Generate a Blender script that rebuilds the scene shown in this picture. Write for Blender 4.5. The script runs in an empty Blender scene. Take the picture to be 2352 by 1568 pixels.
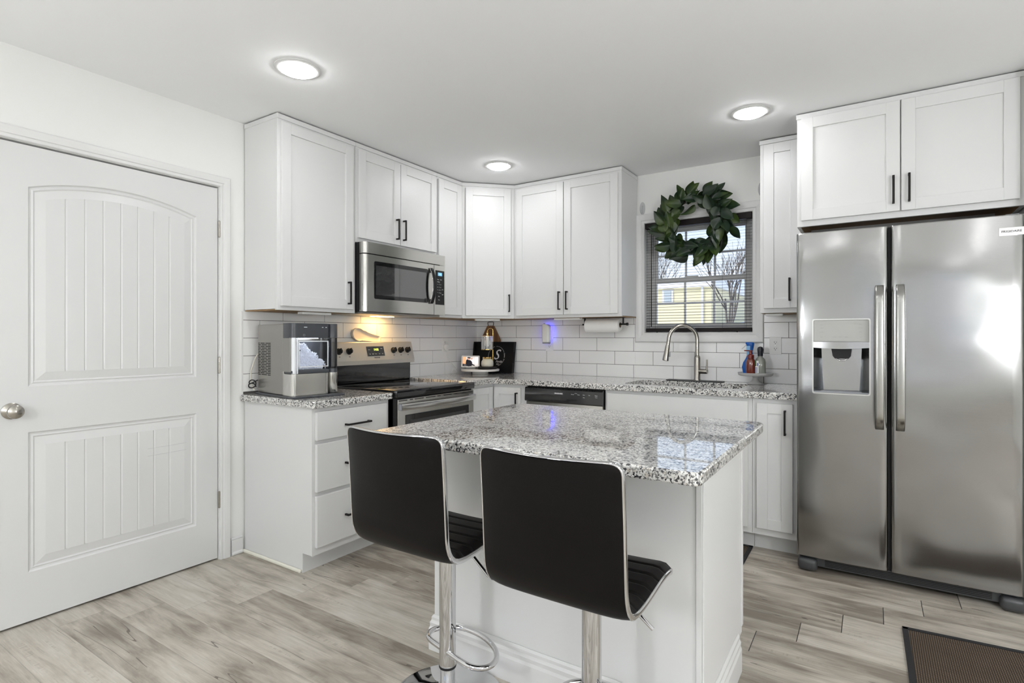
import bpy, bmesh, math, random
from mathutils import Vector, Matrix, noise as mnoise
C = bpy.context.scene.collection
R = math.radians
random.seed(7)

# ------------------------------------------------------------------ camera
cam_d = bpy.data.cameras.new('camera'); cam = bpy.data.objects.new('camera', cam_d); C.objects.link(cam)
cam.location = (3.0024, -4.0005, 1.2204)
cam.rotation_euler = (R(90), 0, 0.57945)
cam_d.sensor_width = 36; cam_d.lens = 1261.76/2352*36
cam_d.shift_y = -9.4/2352; cam_d.clip_start = .05
bpy.context.scene.camera = cam

# ------------------------------------------------------------------ world
W = bpy.data.worlds.new('sky'); bpy.context.scene.world = W; W.use_nodes = True
nt = W.node_tree; nt.nodes.clear()
wo = nt.nodes.new('ShaderNodeOutputWorld'); bg = nt.nodes.new('ShaderNodeBackground')
tc = nt.nodes.new('ShaderNodeTexCoord'); sp = nt.nodes.new('ShaderNodeSeparateXYZ')
rp = nt.nodes.new('ShaderNodeValToRGB')
nt.links.new(tc.outputs['Generated'], sp.inputs[0]); nt.links.new(sp.outputs[2], rp.inputs[0])
el = rp.color_ramp.elements
el[0].position = 0.0; el[0].color = (.92, .94, 1, 1); el[1].position = .5; el[1].color = (.45, .62, .95, 1)
e = el.new(.10); e.color = (.78, .87, 1, 1); e = el.new(.22); e.color = (.60, .75, .98, 1)
nt.links.new(rp.outputs[0], bg.inputs[0]); nt.links.new(bg.outputs[0], wo.inputs[0])
bg.inputs[1].default_value = 1.35
# ------------------------------------------------------------------ sun, daylight portals
sd = bpy.data.lights.new('sun', 'SUN'); sd.energy = 4.0; sd.angle = R(3); sd.color = (1, .95, .88)
so = bpy.data.objects.new('sun', sd); C.objects.link(so); so.rotation_euler = (R(50), 0, R(-35)); so.location = (0, -20, 20)
def portal(loc, rot, sx, sy):
    l = bpy.data.lights.new('window_daylight', 'AREA'); l.shape = 'RECTANGLE'; l.size = sx; l.size_y = sy
    l.cycles.is_portal = True
    o = bpy.data.objects.new('window_daylight', l); C.objects.link(o); o.location = loc; o.rotation_euler = rot
portal((1.954, .2, 1.66), (R(-90), 0, 0), .76, .84)
portal((1.0, -7.68, 1.4), (R(90), 0, 0), 1.3, 1.3)
portal((3.75, -7.68, 1.35), (R(90), 0, 0), 1.5, 1.6)
vs = bpy.context.scene.view_settings
vs.view_transform = 'Standard'; vs.look = 'None'; vs.exposure = 0.03; vs.gamma = 1; vs.use_curve_mapping = False
LAMP = 58.0      # recessed lamps
FILL_GLOBE = 56.0      # unseen globe lamps added to brighten the kitchen

# ------------------------------------------------------------------ helpers
def link(nt, a, b): nt.links.new(a, b)
class M_:
    """small node-building helper"""
    def __init__(s, name):
        s.m = bpy.data.materials.new(name); s.m.use_nodes = True; s.nt = s.m.node_tree
        s.b = s.nt.nodes['Principled BSDF']; s.out = s.nt.nodes['Material Output']
    def n(s, t, **k):
        x = s.nt.nodes.new(t)
        for a, v in k.items(): setattr(x, a, v)
        return x
    def put(s, sock, v):
        if isinstance(v, bpy.types.NodeSocket): s.nt.links.new(v, sock)
        else: sock.default_value = v
    def math(s, op, a, b=0.0, c=0.0):
        x = s.n('ShaderNodeMath', operation=op); s.put(x.inputs[0], a); s.put(x.inputs[1], b); s.put(x.inputs[2], c); return x.outputs[0]
    def pos(s):
        return s.n('ShaderNodeTexCoord').outputs['Object']
    def scale(s, v, sc, off=(0, 0, 0)):
        x = s.n('ShaderNodeMapping'); s.put(x.inputs[0], v); x.inputs['Scale'].default_value = sc; x.inputs['Location'].default_value = off; return x.outputs[0]
    def noise(s, v, sc=5, det=3, rough=.5, dist=0):
        x = s.n('ShaderNodeTexNoise'); s.put(x.inputs['Vector'], v); x.inputs['Scale'].default_value = sc
        x.inputs['Detail'].default_value = det; x.inputs['Roughness'].default_value = rough; x.inputs['Distortion'].default_value = dist
        return x.outputs['Fac']
    def mix(s, f, a, b, mode='MIX'):
        x = s.n('ShaderNodeMix', data_type='RGBA', blend_type=mode); s.put(x.inputs[0], f)
        s.put(x.inputs[6], a if isinstance(a, bpy.types.NodeSocket) else (*a, 1)); s.put(x.inputs[7], b if isinstance(b, bpy.types.NodeSocket) else (*b, 1)); return x.outputs[2]
    def ramp(s, f, pts, const=False):
        x = s.n('ShaderNodeValToRGB'); s.put(x.inputs[0], f); r = x.color_ramp
        if const: r.interpolation = 'CONSTANT'
        while len(r.elements) < len(pts): r.elements.new(.5)
        for e, (p, c) in zip(r.elements, pts):
            e.position = p; e.color = (*c, 1) if len(c) == 3 else c
        return x.outputs[0]
    def bump(s, h, st=.2, d=.01):
        x = s.n('ShaderNodeBump'); x.inputs['Strength'].default_value = st; x.inputs['Distance'].default_value = d
        s.put(x.inputs['Height'], h); s.nt.links.new(x.outputs[0], s.b.inputs['Normal']); return x
    def set(s, **k):
        for a, v in k.items():
            sock = s.b.inputs[a.replace('_', ' ')]
            if isinstance(v, bpy.types.NodeSocket): s.nt.links.new(v, sock)
            elif isinstance(v, tuple) and len(v) == 3: sock.default_value = (*v, 1) if len(sock.default_value) == 4 else v
            else: sock.default_value = v
        return s
def mat(name, col, rough=.5, metal=0, bump=None, var=0, **k):
    m = M_(name); m.set(Base_Color=col, Roughness=rough, Metallic=metal, **k)
    if var:
        f = m.noise(m.pos(), 3, 4); m.set(Base_Color=m.mix(f, tuple(c*(1-var) for c in col), tuple(min(1, c*(1+var)) for c in col)))
    if bump: m.bump(m.noise(m.pos(), bump[0], 3), bump[1], .002)
    return m.m
def emis(name, col, st):
    m = M_(name); m.set(Base_Color=(0, 0, 0) if st > 1 else col, Emission_Color=col, Emission_Strength=st); return m.m

WALLP = mat('wall_paint', (.80, .80, .78), .6, bump=(220, .08), var=.01)
CEILP = mat('ceiling_paint', (.93, .935, .94), .8, bump=(150, .06))
CAB = mat('cabinet_white', (.72, .722, .715), .38, bump=(60, .02))
TRIM = mat('trim_white', (.73, .73, .722), .35)
DOORP = mat('door_white', (.675, .677, .67), .4, bump=(90, .03))
BLACKM = mat('matte_black', (.012, .0105, .010), .45, Specular_IOR_Level=.25)
BLACKG = mat('black_gloss', (.008, .008, .009), .08, Coat_Weight=.5)
BLACKP = mat('black_plastic', (.009, .009, .010), .3, Specular_IOR_Level=.3)
GASK = mat('dark_gap', (.01, .01, .01), .8)
CHROME = mat('chrome', (.66, .66, .67), .05, 1)
NICKEL = mat('brushed_nickel', (.42, .40, .36), .24, 1)
BRASS = mat('brass', (.80, .56, .22), .16, 1)
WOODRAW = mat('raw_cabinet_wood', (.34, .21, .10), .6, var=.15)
WHITEP = mat('white_plastic', (.82, .82, .80), .3)
GREYP = mat('grey_plastic', (.28, .29, .31), .4)
CHARC = mat('charcoal_plastic', (.050, .054, .062), .32)
PAPER = mat('paper_towel', (.86, .85, .82), .9, bump=(180, .25))
QUARTER = mat('aged_white_trim', (.80, .78, .68), .45)
WAX = mat('cream_wax', (.78, .74, .62), .35, Subsurface_Weight=.15)
PRINT = mat('white_print', (.8, .8, .8), .5)
DPRINT = mat('dark_print', (.04, .04, .05), .5)
ALU = mat('silver_trim', (.62, .62, .60), .25, 1)

def steel(name, col=(.60, .59, .57), rough=.26, axis='h', wave=.25):
    m = M_(name); p = m.pos()
    s = m.scale(p, (3, 3, 260) if axis == 'h' else (260, 260, 3))
    f = m.noise(s, 3, 2); g = m.noise(p, 2.2, 1)
    h = m.math('ADD', m.math('MULTIPLY', f, .0015), m.math('MULTIPLY', g, wave))
    m.bump(h, .35, .05)
    m.set(Base_Color=m.mix(f, tuple(c*.94 for c in col), col), Metallic=1.0, Roughness=m.math('ADD', rough-.03, m.math('MULTIPLY', f, .06)))
    m.set(Anisotropic=.5)
    return m.m
STEEL = steel('brushed_stainless', (.66, .65, .62), .19, 'h', .5)
STEELF = steel('fridge_stainless', (.355, .353, .348), .17, 'h', 1.3)
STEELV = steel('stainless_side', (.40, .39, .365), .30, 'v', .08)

def m_granite():
    m = M_('speckled_granite'); p = m.pos()
    d = m.noise(p, 60, 3); dd = m.n('ShaderNodeVectorMath', operation='ADD'); m.put(dd.inputs[0], p)
    dv = m.n('ShaderNodeCombineXYZ'); m.put(dv.inputs[0], m.math('MULTIPLY', d, .009)); m.put(dv.inputs[1], m.math('MULTIPLY', m.noise(m.scale(p, (1, 1, 1), (5, 3, 2)), 85, 3), .009)); m.put(dv.inputs[2], m.math('MULTIPLY', d, .01))
    m.put(dd.inputs[1], dv.outputs[0])
    def vor(sc):
        v = m.n('ShaderNodeTexVoronoi'); m.put(v.inputs['Vector'], dd.outputs[0]); v.inputs['Scale'].default_value = sc
        s = m.n('ShaderNodeSeparateColor'); m.put(s.inputs[0], v.outputs['Color']); return s.outputs
    a = vor(170); b = vor(280)
    clump = m.noise(p, 26, 2)
    base = m.ramp(a[0], [(0, (.78, .775, .75)), (.42, (.64, .635, .61)), (.66, (.30, .295, .285)), (.9, (.58, .53, .46))], True)
    base = m.mix(m.noise(p, 9, 3), base, m.mix(.45, base, (.74, .73, .70)))
    k1 = m.math('LESS_THAN', m.math('ADD', a[1], m.math('MULTIPLY', m.math('SUBTRACT', clump, .5), .7)), .20)
    k2 = m.math('LESS_THAN', b[1], .18)
    col = m.mix(k1, base, (.025, .025, .028)); col = m.mix(m.math('MULTIPLY', k2, .8), col, (.10, .10, .105))
    m.set(Base_Color=col, Roughness=.35, Coat_Weight=1.0, Coat_Roughness=.02, Specular_IOR_Level=.3, Coat_IOR=1.8)
    return m.m
GRANITE = m_granite()

def m_floor():
    m = M_('grey_vinyl_plank'); p = m.pos(); s = m.n('ShaderNodeSeparateXYZ'); m.put(s.inputs[0], p); x, y = s.outputs[0], s.outputs[1]
    ty = m.math('DIVIDE', m.math('SUBTRACT', -1.18, y), .1755); k = m.math('FLOOR', ty); fy = m.math('SUBTRACT', ty, k)
    xx = m.math('DIVIDE', m.math('ADD', m.math('SUBTRACT', x, 2.898), m.math('MULTIPLY', k, .148)), 1.285)
    q = m.math('FLOOR', xx); fx = m.math('SUBTRACT', xx, q)
    idv = m.n('ShaderNodeCombineXYZ'); m.put(idv.inputs[0], k); m.put(idv.inputs[1], q)
    wn = m.n('ShaderNodeTexWhiteNoise'); m.put(wn.inputs['Vector'], idv.outputs[0]); r1 = wn.outputs['Value']
    sc = m.n('ShaderNodeSeparateColor'); m.put(sc.inputs[0], wn.outputs['Color']); r2, r3 = sc.outputs[1], sc.outputs[2]
    def gv(a, b, o):
        c = m.n('ShaderNodeCombineXYZ'); m.put(c.inputs[0], m.math('ADD', m.math('MULTIPLY', x, a), m.math('MULTIPLY', r1, 37)))
        m.put(c.inputs[1], m.math('ADD', m.math('MULTIPLY', y, b), m.math('MULTIPLY', r2, 19))); m.put(c.inputs[2], m.math('MULTIPLY', r3, o)); return c.outputs[0]
    g1 = m.noise(gv(1.3, 9, 11), 2.0, 6, .62, .6); g2 = m.noise(gv(4, 75, 7), 2.0, 4, .65); g3 = m.noise(gv(2.2, 3.4, 5), 1.4, 3)
    tone = m.math('ADD', m.math('MULTIPLY', g1, .95), m.math('ADD', m.math('MULTIPLY', m.math('SUBTRACT', r1, .5), .26), m.math('MULTIPLY', m.math('SUBTRACT', g3, .5), .7)))
    col = m.ramp(tone, [(.22, (.245, .212, .176)), (.40, (.415, .375, .320)), (.56, (.55, .508, .442)), (.78, (.65, .615, .555))])
    col = m.mix(m.math('MULTIPLY', m.math('SUBTRACT', g2, .32), 1.5), col, m.mix(1.0, col, (.70, .68, .65), 'MULTIPLY'))
    # cross saw marks
    g4 = m.noise(gv(60, 5, 3), 1.5, 2); band = m.noise(gv(1.1, 14, 9), 1.6, 2)
    sm = m.math('MULTIPLY', m.math('GREATER_THAN', g4, .55), m.math('GREATER_THAN', band, .66)); col = m.mix(m.math('MULTIPLY', sm, .28), col, (.24, .20, .16))
    # long cracks
    ck = m.noise(gv(.42, 7.5, 13), 1.5, 2, .5); ck2 = m.noise(gv(1.6, 2.0, 3), 1.5, 1)
    cr = m.math('MULTIPLY', m.math('LESS_THAN', m.math('ABSOLUTE', m.math('SUBTRACT', ck, .52)), .0035), m.math('GREATER_THAN', ck2, .56)); col = m.mix(m.math('MULTIPLY', cr, .7), col, (.09, .075, .06))
    ey = m.math('MINIMUM', fy, m.math('SUBTRACT', 1, fy)); ex = m.math('MULTIPLY', m.math('MINIMUM', fx, m.math('SUBTRACT', 1, fx)), 7.3)
    sy = m.math('LESS_THAN', ey, .009); sx = m.math('LESS_THAN', ex, .008)
    col = m.mix(m.math('MULTIPLY', m.math('MAXIMUM', sy, sx), .28), col, (.13, .115, .10))
    gap = m.math('MULTIPLY', m.math('LESS_THAN', ex, .009), m.math('GREATER_THAN', x, 2.35)); col = m.mix(gap, col, (.02, .018, .015))
    h = m.math('SUBTRACT', m.math('MULTIPLY', g2, .25), m.math('MAXIMUM', sy, sx)); m.bump(h, .25, .002)
    m.set(Base_Color=col, Roughness=m.math('ADD', .36, m.math('MULTIPLY', g2, .15)), Specular_IOR_Level=.4)
    return m.m
FLOOR = m_floor()
TILE = mat('glazed_white_tile', (.86, .86, .85), .24, bump=(30, .05))
GROUT = mat('charcoal_grout', (.085, .08, .075), .85)
LEATH = mat('black_leather', (.0050, .0042, .0040), .40, bump=(420, .15), Specular_IOR_Level=.14)
def m_arch_glass():
    m = M_('window_glass'); nt = m.nt; tr = m.n('ShaderNodeBsdfTransparent'); gl = m.n('ShaderNodeBsdfGlossy'); gl.inputs['Roughness'].default_value = .0
    fr = m.n('ShaderNodeFresnel'); fr.inputs[0].default_value = 1.45; mx = m.n('ShaderNodeMixShader')
    nt.links.new(fr.outputs[0], mx.inputs[0]); nt.links.new(tr.outputs[0], mx.inputs[1]); nt.links.new(gl.outputs[0], mx.inputs[2]); nt.links.new(mx.outputs[0], m.out.inputs[0]); return m.m
WGLASS = m_arch_glass()
def tint(name, col, rough=.02, w=.92):
    m = M_(name); m.set(Base_Color=col, Roughness=rough, Transmission_Weight=w, IOR=1.45); return m.m
def thin_clear(name, col, spec=1.45):
    m = M_(name); nt = m.nt; tr = m.n('ShaderNodeBsdfTransparent'); tr.inputs[0].default_value = (*col, 1); gl = m.n('ShaderNodeBsdfGlossy'); gl.inputs['Roughness'].default_value = .03
    fr = m.n('ShaderNodeFresnel'); fr.inputs[0].default_value = spec; mx = m.n('ShaderNodeMixShader')
    nt.links.new(fr.outputs[0], mx.inputs[0]); nt.links.new(tr.outputs[0], mx.inputs[1]); nt.links.new(gl.outputs[0], mx.inputs[2]); nt.links.new(mx.outputs[0], m.out.inputs[0]); return m.m
CLEAR = thin_clear('clear_plastic', (.93, .94, .96)); SMOKE = thin_clear('smoked_clear', (.42, .43, .46), 1.6)
def m_wood(name, a, b, sc=(1, 1, .2), s=30):
    m = M_(name); f = m.noise(m.scale(m.pos(), sc), s, 4, .6, 1); m.set(Base_Color=m.ramp(f, [(.3, a), (.7, b)]), Roughness=.45); return m.m
ACACIA = m_wood('acacia_wood', (.11, .045, .018), (.30, .14, .055), (1, 1, .08), 40)
def m_leaf():
    m = M_('magnolia_leaf'); f = m.noise(m.pos(), 9, 2); m.set(Base_Color=m.ramp(f, [(.32, (.007, .017, .012)), (.48, (.013, .031, .012)), (.66, (.045, .075, .014))]), Roughness=.38); return m.m
LEAF = m_leaf()
def m_mat():
    m = M_('woven_brown_mat'); p = m.pos(); s = m.n('ShaderNodeSeparateXYZ'); m.put(s.inputs[0], p)
    a = m.math('SINE', m.math('MULTIPLY', m.math('ADD', s.outputs[0], s.outputs[1]), 430)); b = m.math('SINE', m.math('MULTIPLY', m.math('SUBTRACT', s.outputs[0], s.outputs[1]), 430))
    k = m.math('GREATER_THAN', m.math('MULTIPLY', a, b), .30); n = m.noise(m.scale(p, (3, 60, 1)), 3, 3)
    col = m.mix(k, m.mix(n, (.012, .009, .007), (.03, .02, .014)), m.mix(n, (.10, .062, .036), (.27, .19, .115)))
    m.set(Base_Color=col, Roughness=.9); m.bump(m.math('MULTIPLY', a, b), .4, .003); return m.m
MATW = m_mat()
MARBLE = mat('white_marble', (.80, .78, .74), .2, var=.06)

class BM:
    """collects shapes of one mesh"""
    def __init__(s): s.b = bmesh.new()
    def _new(s, verts, faces):
        vs = [s.b.verts.new(v) for v in verts]; out = []
        for f in faces:
            try: out.append(s.b.faces.new([vs[i] for i in f]))
            except ValueError: pass
        return vs, out
    def box(s, x0, x1, y0, y1, z0, z1, bev=0, F=None, seg=2):
        P = [(x, y, z) for x in (x0, x1) for y in (y0, y1) for z in (z0, z1)]
        if F: P = [F(*p) for p in P]
        vs, fs = s._new(P, [(0, 1, 3, 2), (4, 6, 7, 5), (0, 4, 5, 1), (2, 3, 7, 6), (0, 2, 6, 4), (1, 5, 7, 3)])
        if bev:
            es = {e for f in fs for e in f.edges}
            bmesh.ops.bevel(s.b, geom=list(es), offset=bev, segments=seg, profile=.5, affect='EDGES')
        return s
    def lathe(s, prof, o=(0, 0, 0), n=40, axis='z', F=None, caps=True):
        rings = []
        for (r, h) in prof:
            ring = []
            for i in range(n):
                a = 2*math.pi*i/n; c, d = r*math.cos(a), r*math.sin(a)
                p = {'z': (c, d, h), 'x': (h, c, d), 'y': (c, h, d)}[axis]
                p = (p[0]+o[0], p[1]+o[1], p[2]+o[2]); ring.append(s.b.verts.new(F(*p) if F else p))
            rings.append(ring)
        for a, b in zip(rings, rings[1:]):
            for i in range(n):
                j = (i+1) % n; s.b.faces.new((a[i], a[j], b[j], b[i]))
        if caps:
            for r in (rings[0], rings[-1]):
                if len(r) > 2:
                    try: s.b.faces.new(r)
                    except ValueError: pass
        return s
    def tube(s, pts, r, n=12, closed=False, flat=None, up=None):
        pts = [Vector(p) for p in pts]; rings = []; N = len(pts); prev = None
        for i, p in enumerate(pts):
            if closed: t = pts[(i+1) % N]-pts[i-1]
            else: t = pts[min(i+1, N-1)]-pts[max(i-1, 0)]
            t.normalize()
            if up is not None: u = Vector(up)
            elif prev is not None: u = prev
            else: u = Vector((0, 0, 1)) if abs(t.z) < .9 else Vector((1, 0, 0))
            u = (u-t*u.dot(t)); u.normalize(); prev = u; v = t.cross(u)
            rr = r[i] if isinstance(r, (list, tuple)) else r; fl = flat or 1
            rings.append([s.b.verts.new(p+u*(math.cos(2*math.pi*k/n)*rr)+v*(math.sin(2*math.pi*k/n)*rr*fl)) for k in range(n)])
        m = N if closed else N-1
        for i in range(m):
            a, b = rings[i], rings[(i+1) % N]
            for k in range(n): s.b.faces.new((a[k], a[(k+1) % n], b[(k+1) % n], b[k]))
        if not closed:
            s.b.faces.new(rings[0]); s.b.faces.new(rings[-1])
        return s
    def prism(s, poly, h0, h1, F):
        """poly in (a,c); extruded from h0 to h1 along middle axis of frame F(a,b,c)"""
        n = len(poly); P = [F(a, h0, c) for a, c in poly]+[F(a, h1, c) for a, c in poly]
        s._new(P, [tuple(range(n)), tuple(range(2*n-1, n-1, -1))]+[(i, (i+1) % n, n+(i+1) % n, n+i) for i in range(n)]); return s
    def grid(s, fn, nu, nv, closed_u=False):
        g = [[s.b.verts.new(fn(i/nu, j/nv)) for j in range(nv+1)] for i in range(nu+1)]
        for i in range(nu):
            for j in range(nv): s.b.faces.new((g[i][j], g[i+1][j], g[i+1][j+1], g[i][j+1]))
        return s
def world_to(p):
    """inverse placement of the top-level thing that owns p"""
    while p is not None and p.parent is not None: p = p.parent
    return Matrix.Identity(4) if p is None else (Matrix.Translation(p.location) @ p.rotation_euler.to_matrix().to_4x4()).inverted()
def part(name, b, m, parent=None, local=False, smooth=None, label=None, recalc=True):
    if recalc: bmesh.ops.recalc_face_normals(b.b, faces=b.b.faces)
    me = bpy.data.meshes.new(name); b.b.to_mesh(me); b.b.free()
    if parent is not None and not local: me.transform(world_to(parent))
    me.materials.append(m); o = bpy.data.objects.new(name, me); C.objects.link(o); o.parent = parent
    if smooth is not None:
        for p in me.polygons: p.use_smooth = True
        if smooth < 180:
            me.set_sharp_from_angle(angle=R(smooth))
    if label: o['label'] = label
    return o
def thing(name, label, cat, loc=(0, 0, 0), rotz=0, group=None):
    o = bpy.data.objects.new(name, None); C.objects.link(o); o.location = loc; o.rotation_euler = (0, 0, rotz); o.empty_display_size = .05
    o['label'] = label; o['category'] = cat
    if group: o['group'] = group
    return o
def tag(o, label, cat, group=None, kind=None):
    o['label'] = label; o['category'] = cat
    if group: o['group'] = group
    if kind: o['kind'] = kind
    return o
def struct(name, b, m, label=None, smooth=None, cat=None):
    o = part(name, b, m, smooth=smooth); o['kind'] = 'structure'
    if label: o['label'] = label
    if cat: o['category'] = cat
    return o
def FR(o, u, n):
    """frame: F(a across, b outward, c up)"""
    o, u, n = Vector(o), Vector(u).normalized(), Vector(n).normalized()
    return lambda a, b, c: o+u*a+n*b+Vector((0, 0, c))
FS = FR((0, 0, 0), (0, 1, 0), (1, 0, 0))       # range wall: a = y, b = x
FB = FR((0, 0, 0), (1, 0, 0), (0, -1, 0))      # window wall: a = x, b = -y
def text(s, size, F, a, b, c, m, parent, name='lettering', align='CENTER', ext=.0004, shear=0, rot=0, sp_=1.0, bold=0):
    cu = bpy.data.curves.new('t', 'FONT'); cu.body = s; cu.size = size; cu.align_x = align; cu.align_y = 'CENTER'; cu.extrude = ext; cu.shear = shear; cu.space_character = sp_; cu.offset = bold
    cu.resolution_u = 3
    t = bpy.data.objects.new('t', cu); C.objects.link(t); dg = bpy.context.evaluated_depsgraph_get(); me = bpy.data.meshes.new_from_object(t.evaluated_get(dg))
    bpy.data.objects.remove(t); bpy.data.curves.remove(cu)
    o0 = F(a, b, c); U = (F(a+1, b, c)-o0); Z = Vector((0, 0, 1)) if abs((F(a, b, c+1)-o0).z) > .5 else (F(a, b, c+1)-o0); Nn = (F(a, b+1, c)-o0)
    mt = Matrix((U, F(a, b, c+1)-o0, Nn)).transposed().to_4x4(); mt.translation = o0
    me.transform(mt @ Matrix.Rotation(rot, 4, 'Z')); me.transform(world_to(parent)); me.materials.clear(); me.materials.append(m)
    o = bpy.data.objects.new(name, me); C.objects.link(o); o.parent = parent; return o

# ------------------------------------------------------------------ room shell
RX, RY, CZ = 5.2, -7.5, 2.44
b = BM(); b.box(-.15, RX+.15, RY-.15, .15, -.1, 0); struct('floor', b, FLOOR, 'grey wood-look plank floor')
b = BM(); b.box(-.15, RX+.15, RY-.15, .15, CZ, CZ+.15); struct('ceiling', b, CEILP, 'flat white ceiling')
# left wall with door opening
DY0, DY1, DZ = -3.300, -2.359, 2.04
b = BM(); b.box(-.15, 0, DY1+.003, .15, 0, CZ); b.box(-.15, 0, RY, DY0-.003, 0, CZ); b.box(-.15, 0, DY0-.003, DY1+.003, DZ+.006, CZ); struct('wall_left', b, WALLP, 'off-white wall with the panelled door and the range')
WX0, WX1, WZ0, WZ1 = 1.578, 2.330, 1.255, 2.072
b = BM(); b.box(0, WX0, 0, .15, 0, CZ); b.box(WX1, RX, 0, .15, 0, CZ); b.box(WX0, WX1, 0, .15, 0, WZ0); b.box(WX0, WX1, 0, .15, WZ1, CZ); struct('wall_back', b, WALLP, 'off-white wall with the sink window')
b = BM(); b.box(RX, RX+.15, RY, .15, 0, CZ); struct('wall_right', b, WALLP)
def holes(x0, x1, hs):
    b = BM(); xs = x0
    for (a, c, z0, z1) in hs:
        b.box(xs, a, RY-.15, RY, 0, CZ); b.box(a, c, RY-.15, RY, 0, z0) if z0 > 0 else None; b.box(a, c, RY-.15, RY, z1, CZ); xs = c
    b.box(xs, x1, RY-.15, RY, 0, CZ); return b
struct('wall_front', holes(-.15, RX+.15, [(.35, 1.65, .75, 2.05), (3.0, 4.5, .55, 2.15)]), WALLP)
def rear_window(x0, x1, z0, z1, name, nm):
    b = BM()
    for (a, c) in ((x0, x0+.05), (x1-.05, x1), ((x0+x1)/2-.03, (x0+x1)/2+.03)): b.box(a, c, RY-.12, RY-.06, z0, z1)
    for (a, c) in ((z0, z0+.05), (z1-.05, z1)): b.box(x0, x1, RY-.12, RY-.06, a, c)
    o = struct(name, b, TRIM); g = BM(); g.box(x0+.01, x1-.01, RY-.095, RY-.09, z0+.01, z1-.01); part('pane', g, WGLASS, o)
rear_window(.35, 1.65, .75, 2.05, 'window_2', 0); rear_window(3.0, 4.5, .55, 2.15, 'window_3', 0)
# wall end beside the fridge
b = BM(); b.box(3.60, 3.72, -.78, 0, 0, CZ, .002); struct('wall_alcove', b, WALLP)
# floor trim on left wall
b = BM(); b.box(0, .014, DY1+.068, -2.226, 0, .085); b.box(0, .010, DY1+.068, -2.226, .085, .098, .004); b.box(0, .024, DY1+.068, -2.226, 0, .02, .008); struct('baseboard_left', b, TRIM, 'short white baseboard between the door and the drawer cabinet')
b = BM(); b.box(0, .014, RY, DY0-.068, 0, .095, .004); struct('baseboard_left', b, TRIM)

# door casing
def casing(b, F, a0, a1, c0, c1, w, sill=False, bottom=False, t=.018):
    prof = [(0, .010), (.004, .014), (w*.30, .011), (w*.36, .016), (w*.62, t), (w*.9, t), (w, t-.004), (w, 0)]
    # walk a picture-frame moulding outward from the opening edge
    def ring(d): return [(a0-d, c0-(d if bottom else 0)), (a0-d, c1+d), (a1+d, c1+d), (a1+d, c0-(d if bottom else 0))]
    n = 4; segs = range(4) if bottom else range(3)
    P = [(0, 0)]+prof
    for i in segs:
        j = (i+1) % 4
        A = [b.b.verts.new(F(ring(d)[i][0], h, ring(d)[i][1])) for d, h in P]; B = [b.b.verts.new(F(ring(d)[j][0], h, ring(d)[j][1])) for d, h in P]
        for k in range(len(P)-1): b.b.faces.new((A[k], A[k+1], B[k+1], B[k]))
        b.b.faces.new((A[-1], A[0], B[0], B[-1])); b.b.faces.new(A[::-1]); b.b.faces.new(B)
b = BM(); casing(b, FS, DY0-.006, DY1+.006, 0, DZ+.008, .056); struct('trim_1', b, TRIM, 'white moulded casing around the panelled door')
b = BM(); b.box(-.14, -.042, DY0-.003, DY0+.009, 0, DZ+.005); b.box(-.14, -.042, DY1-.009, DY1+.003, 0, DZ+.005); b.box(-.14, -.042, DY0, DY1, DZ-.006, DZ+.006); struct('trim_2', b, TRIM)
b = BM(); b.box(-.15, -.14, DY0, DY1, 0, DZ); struct('wall_hall', b, GASK)

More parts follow.
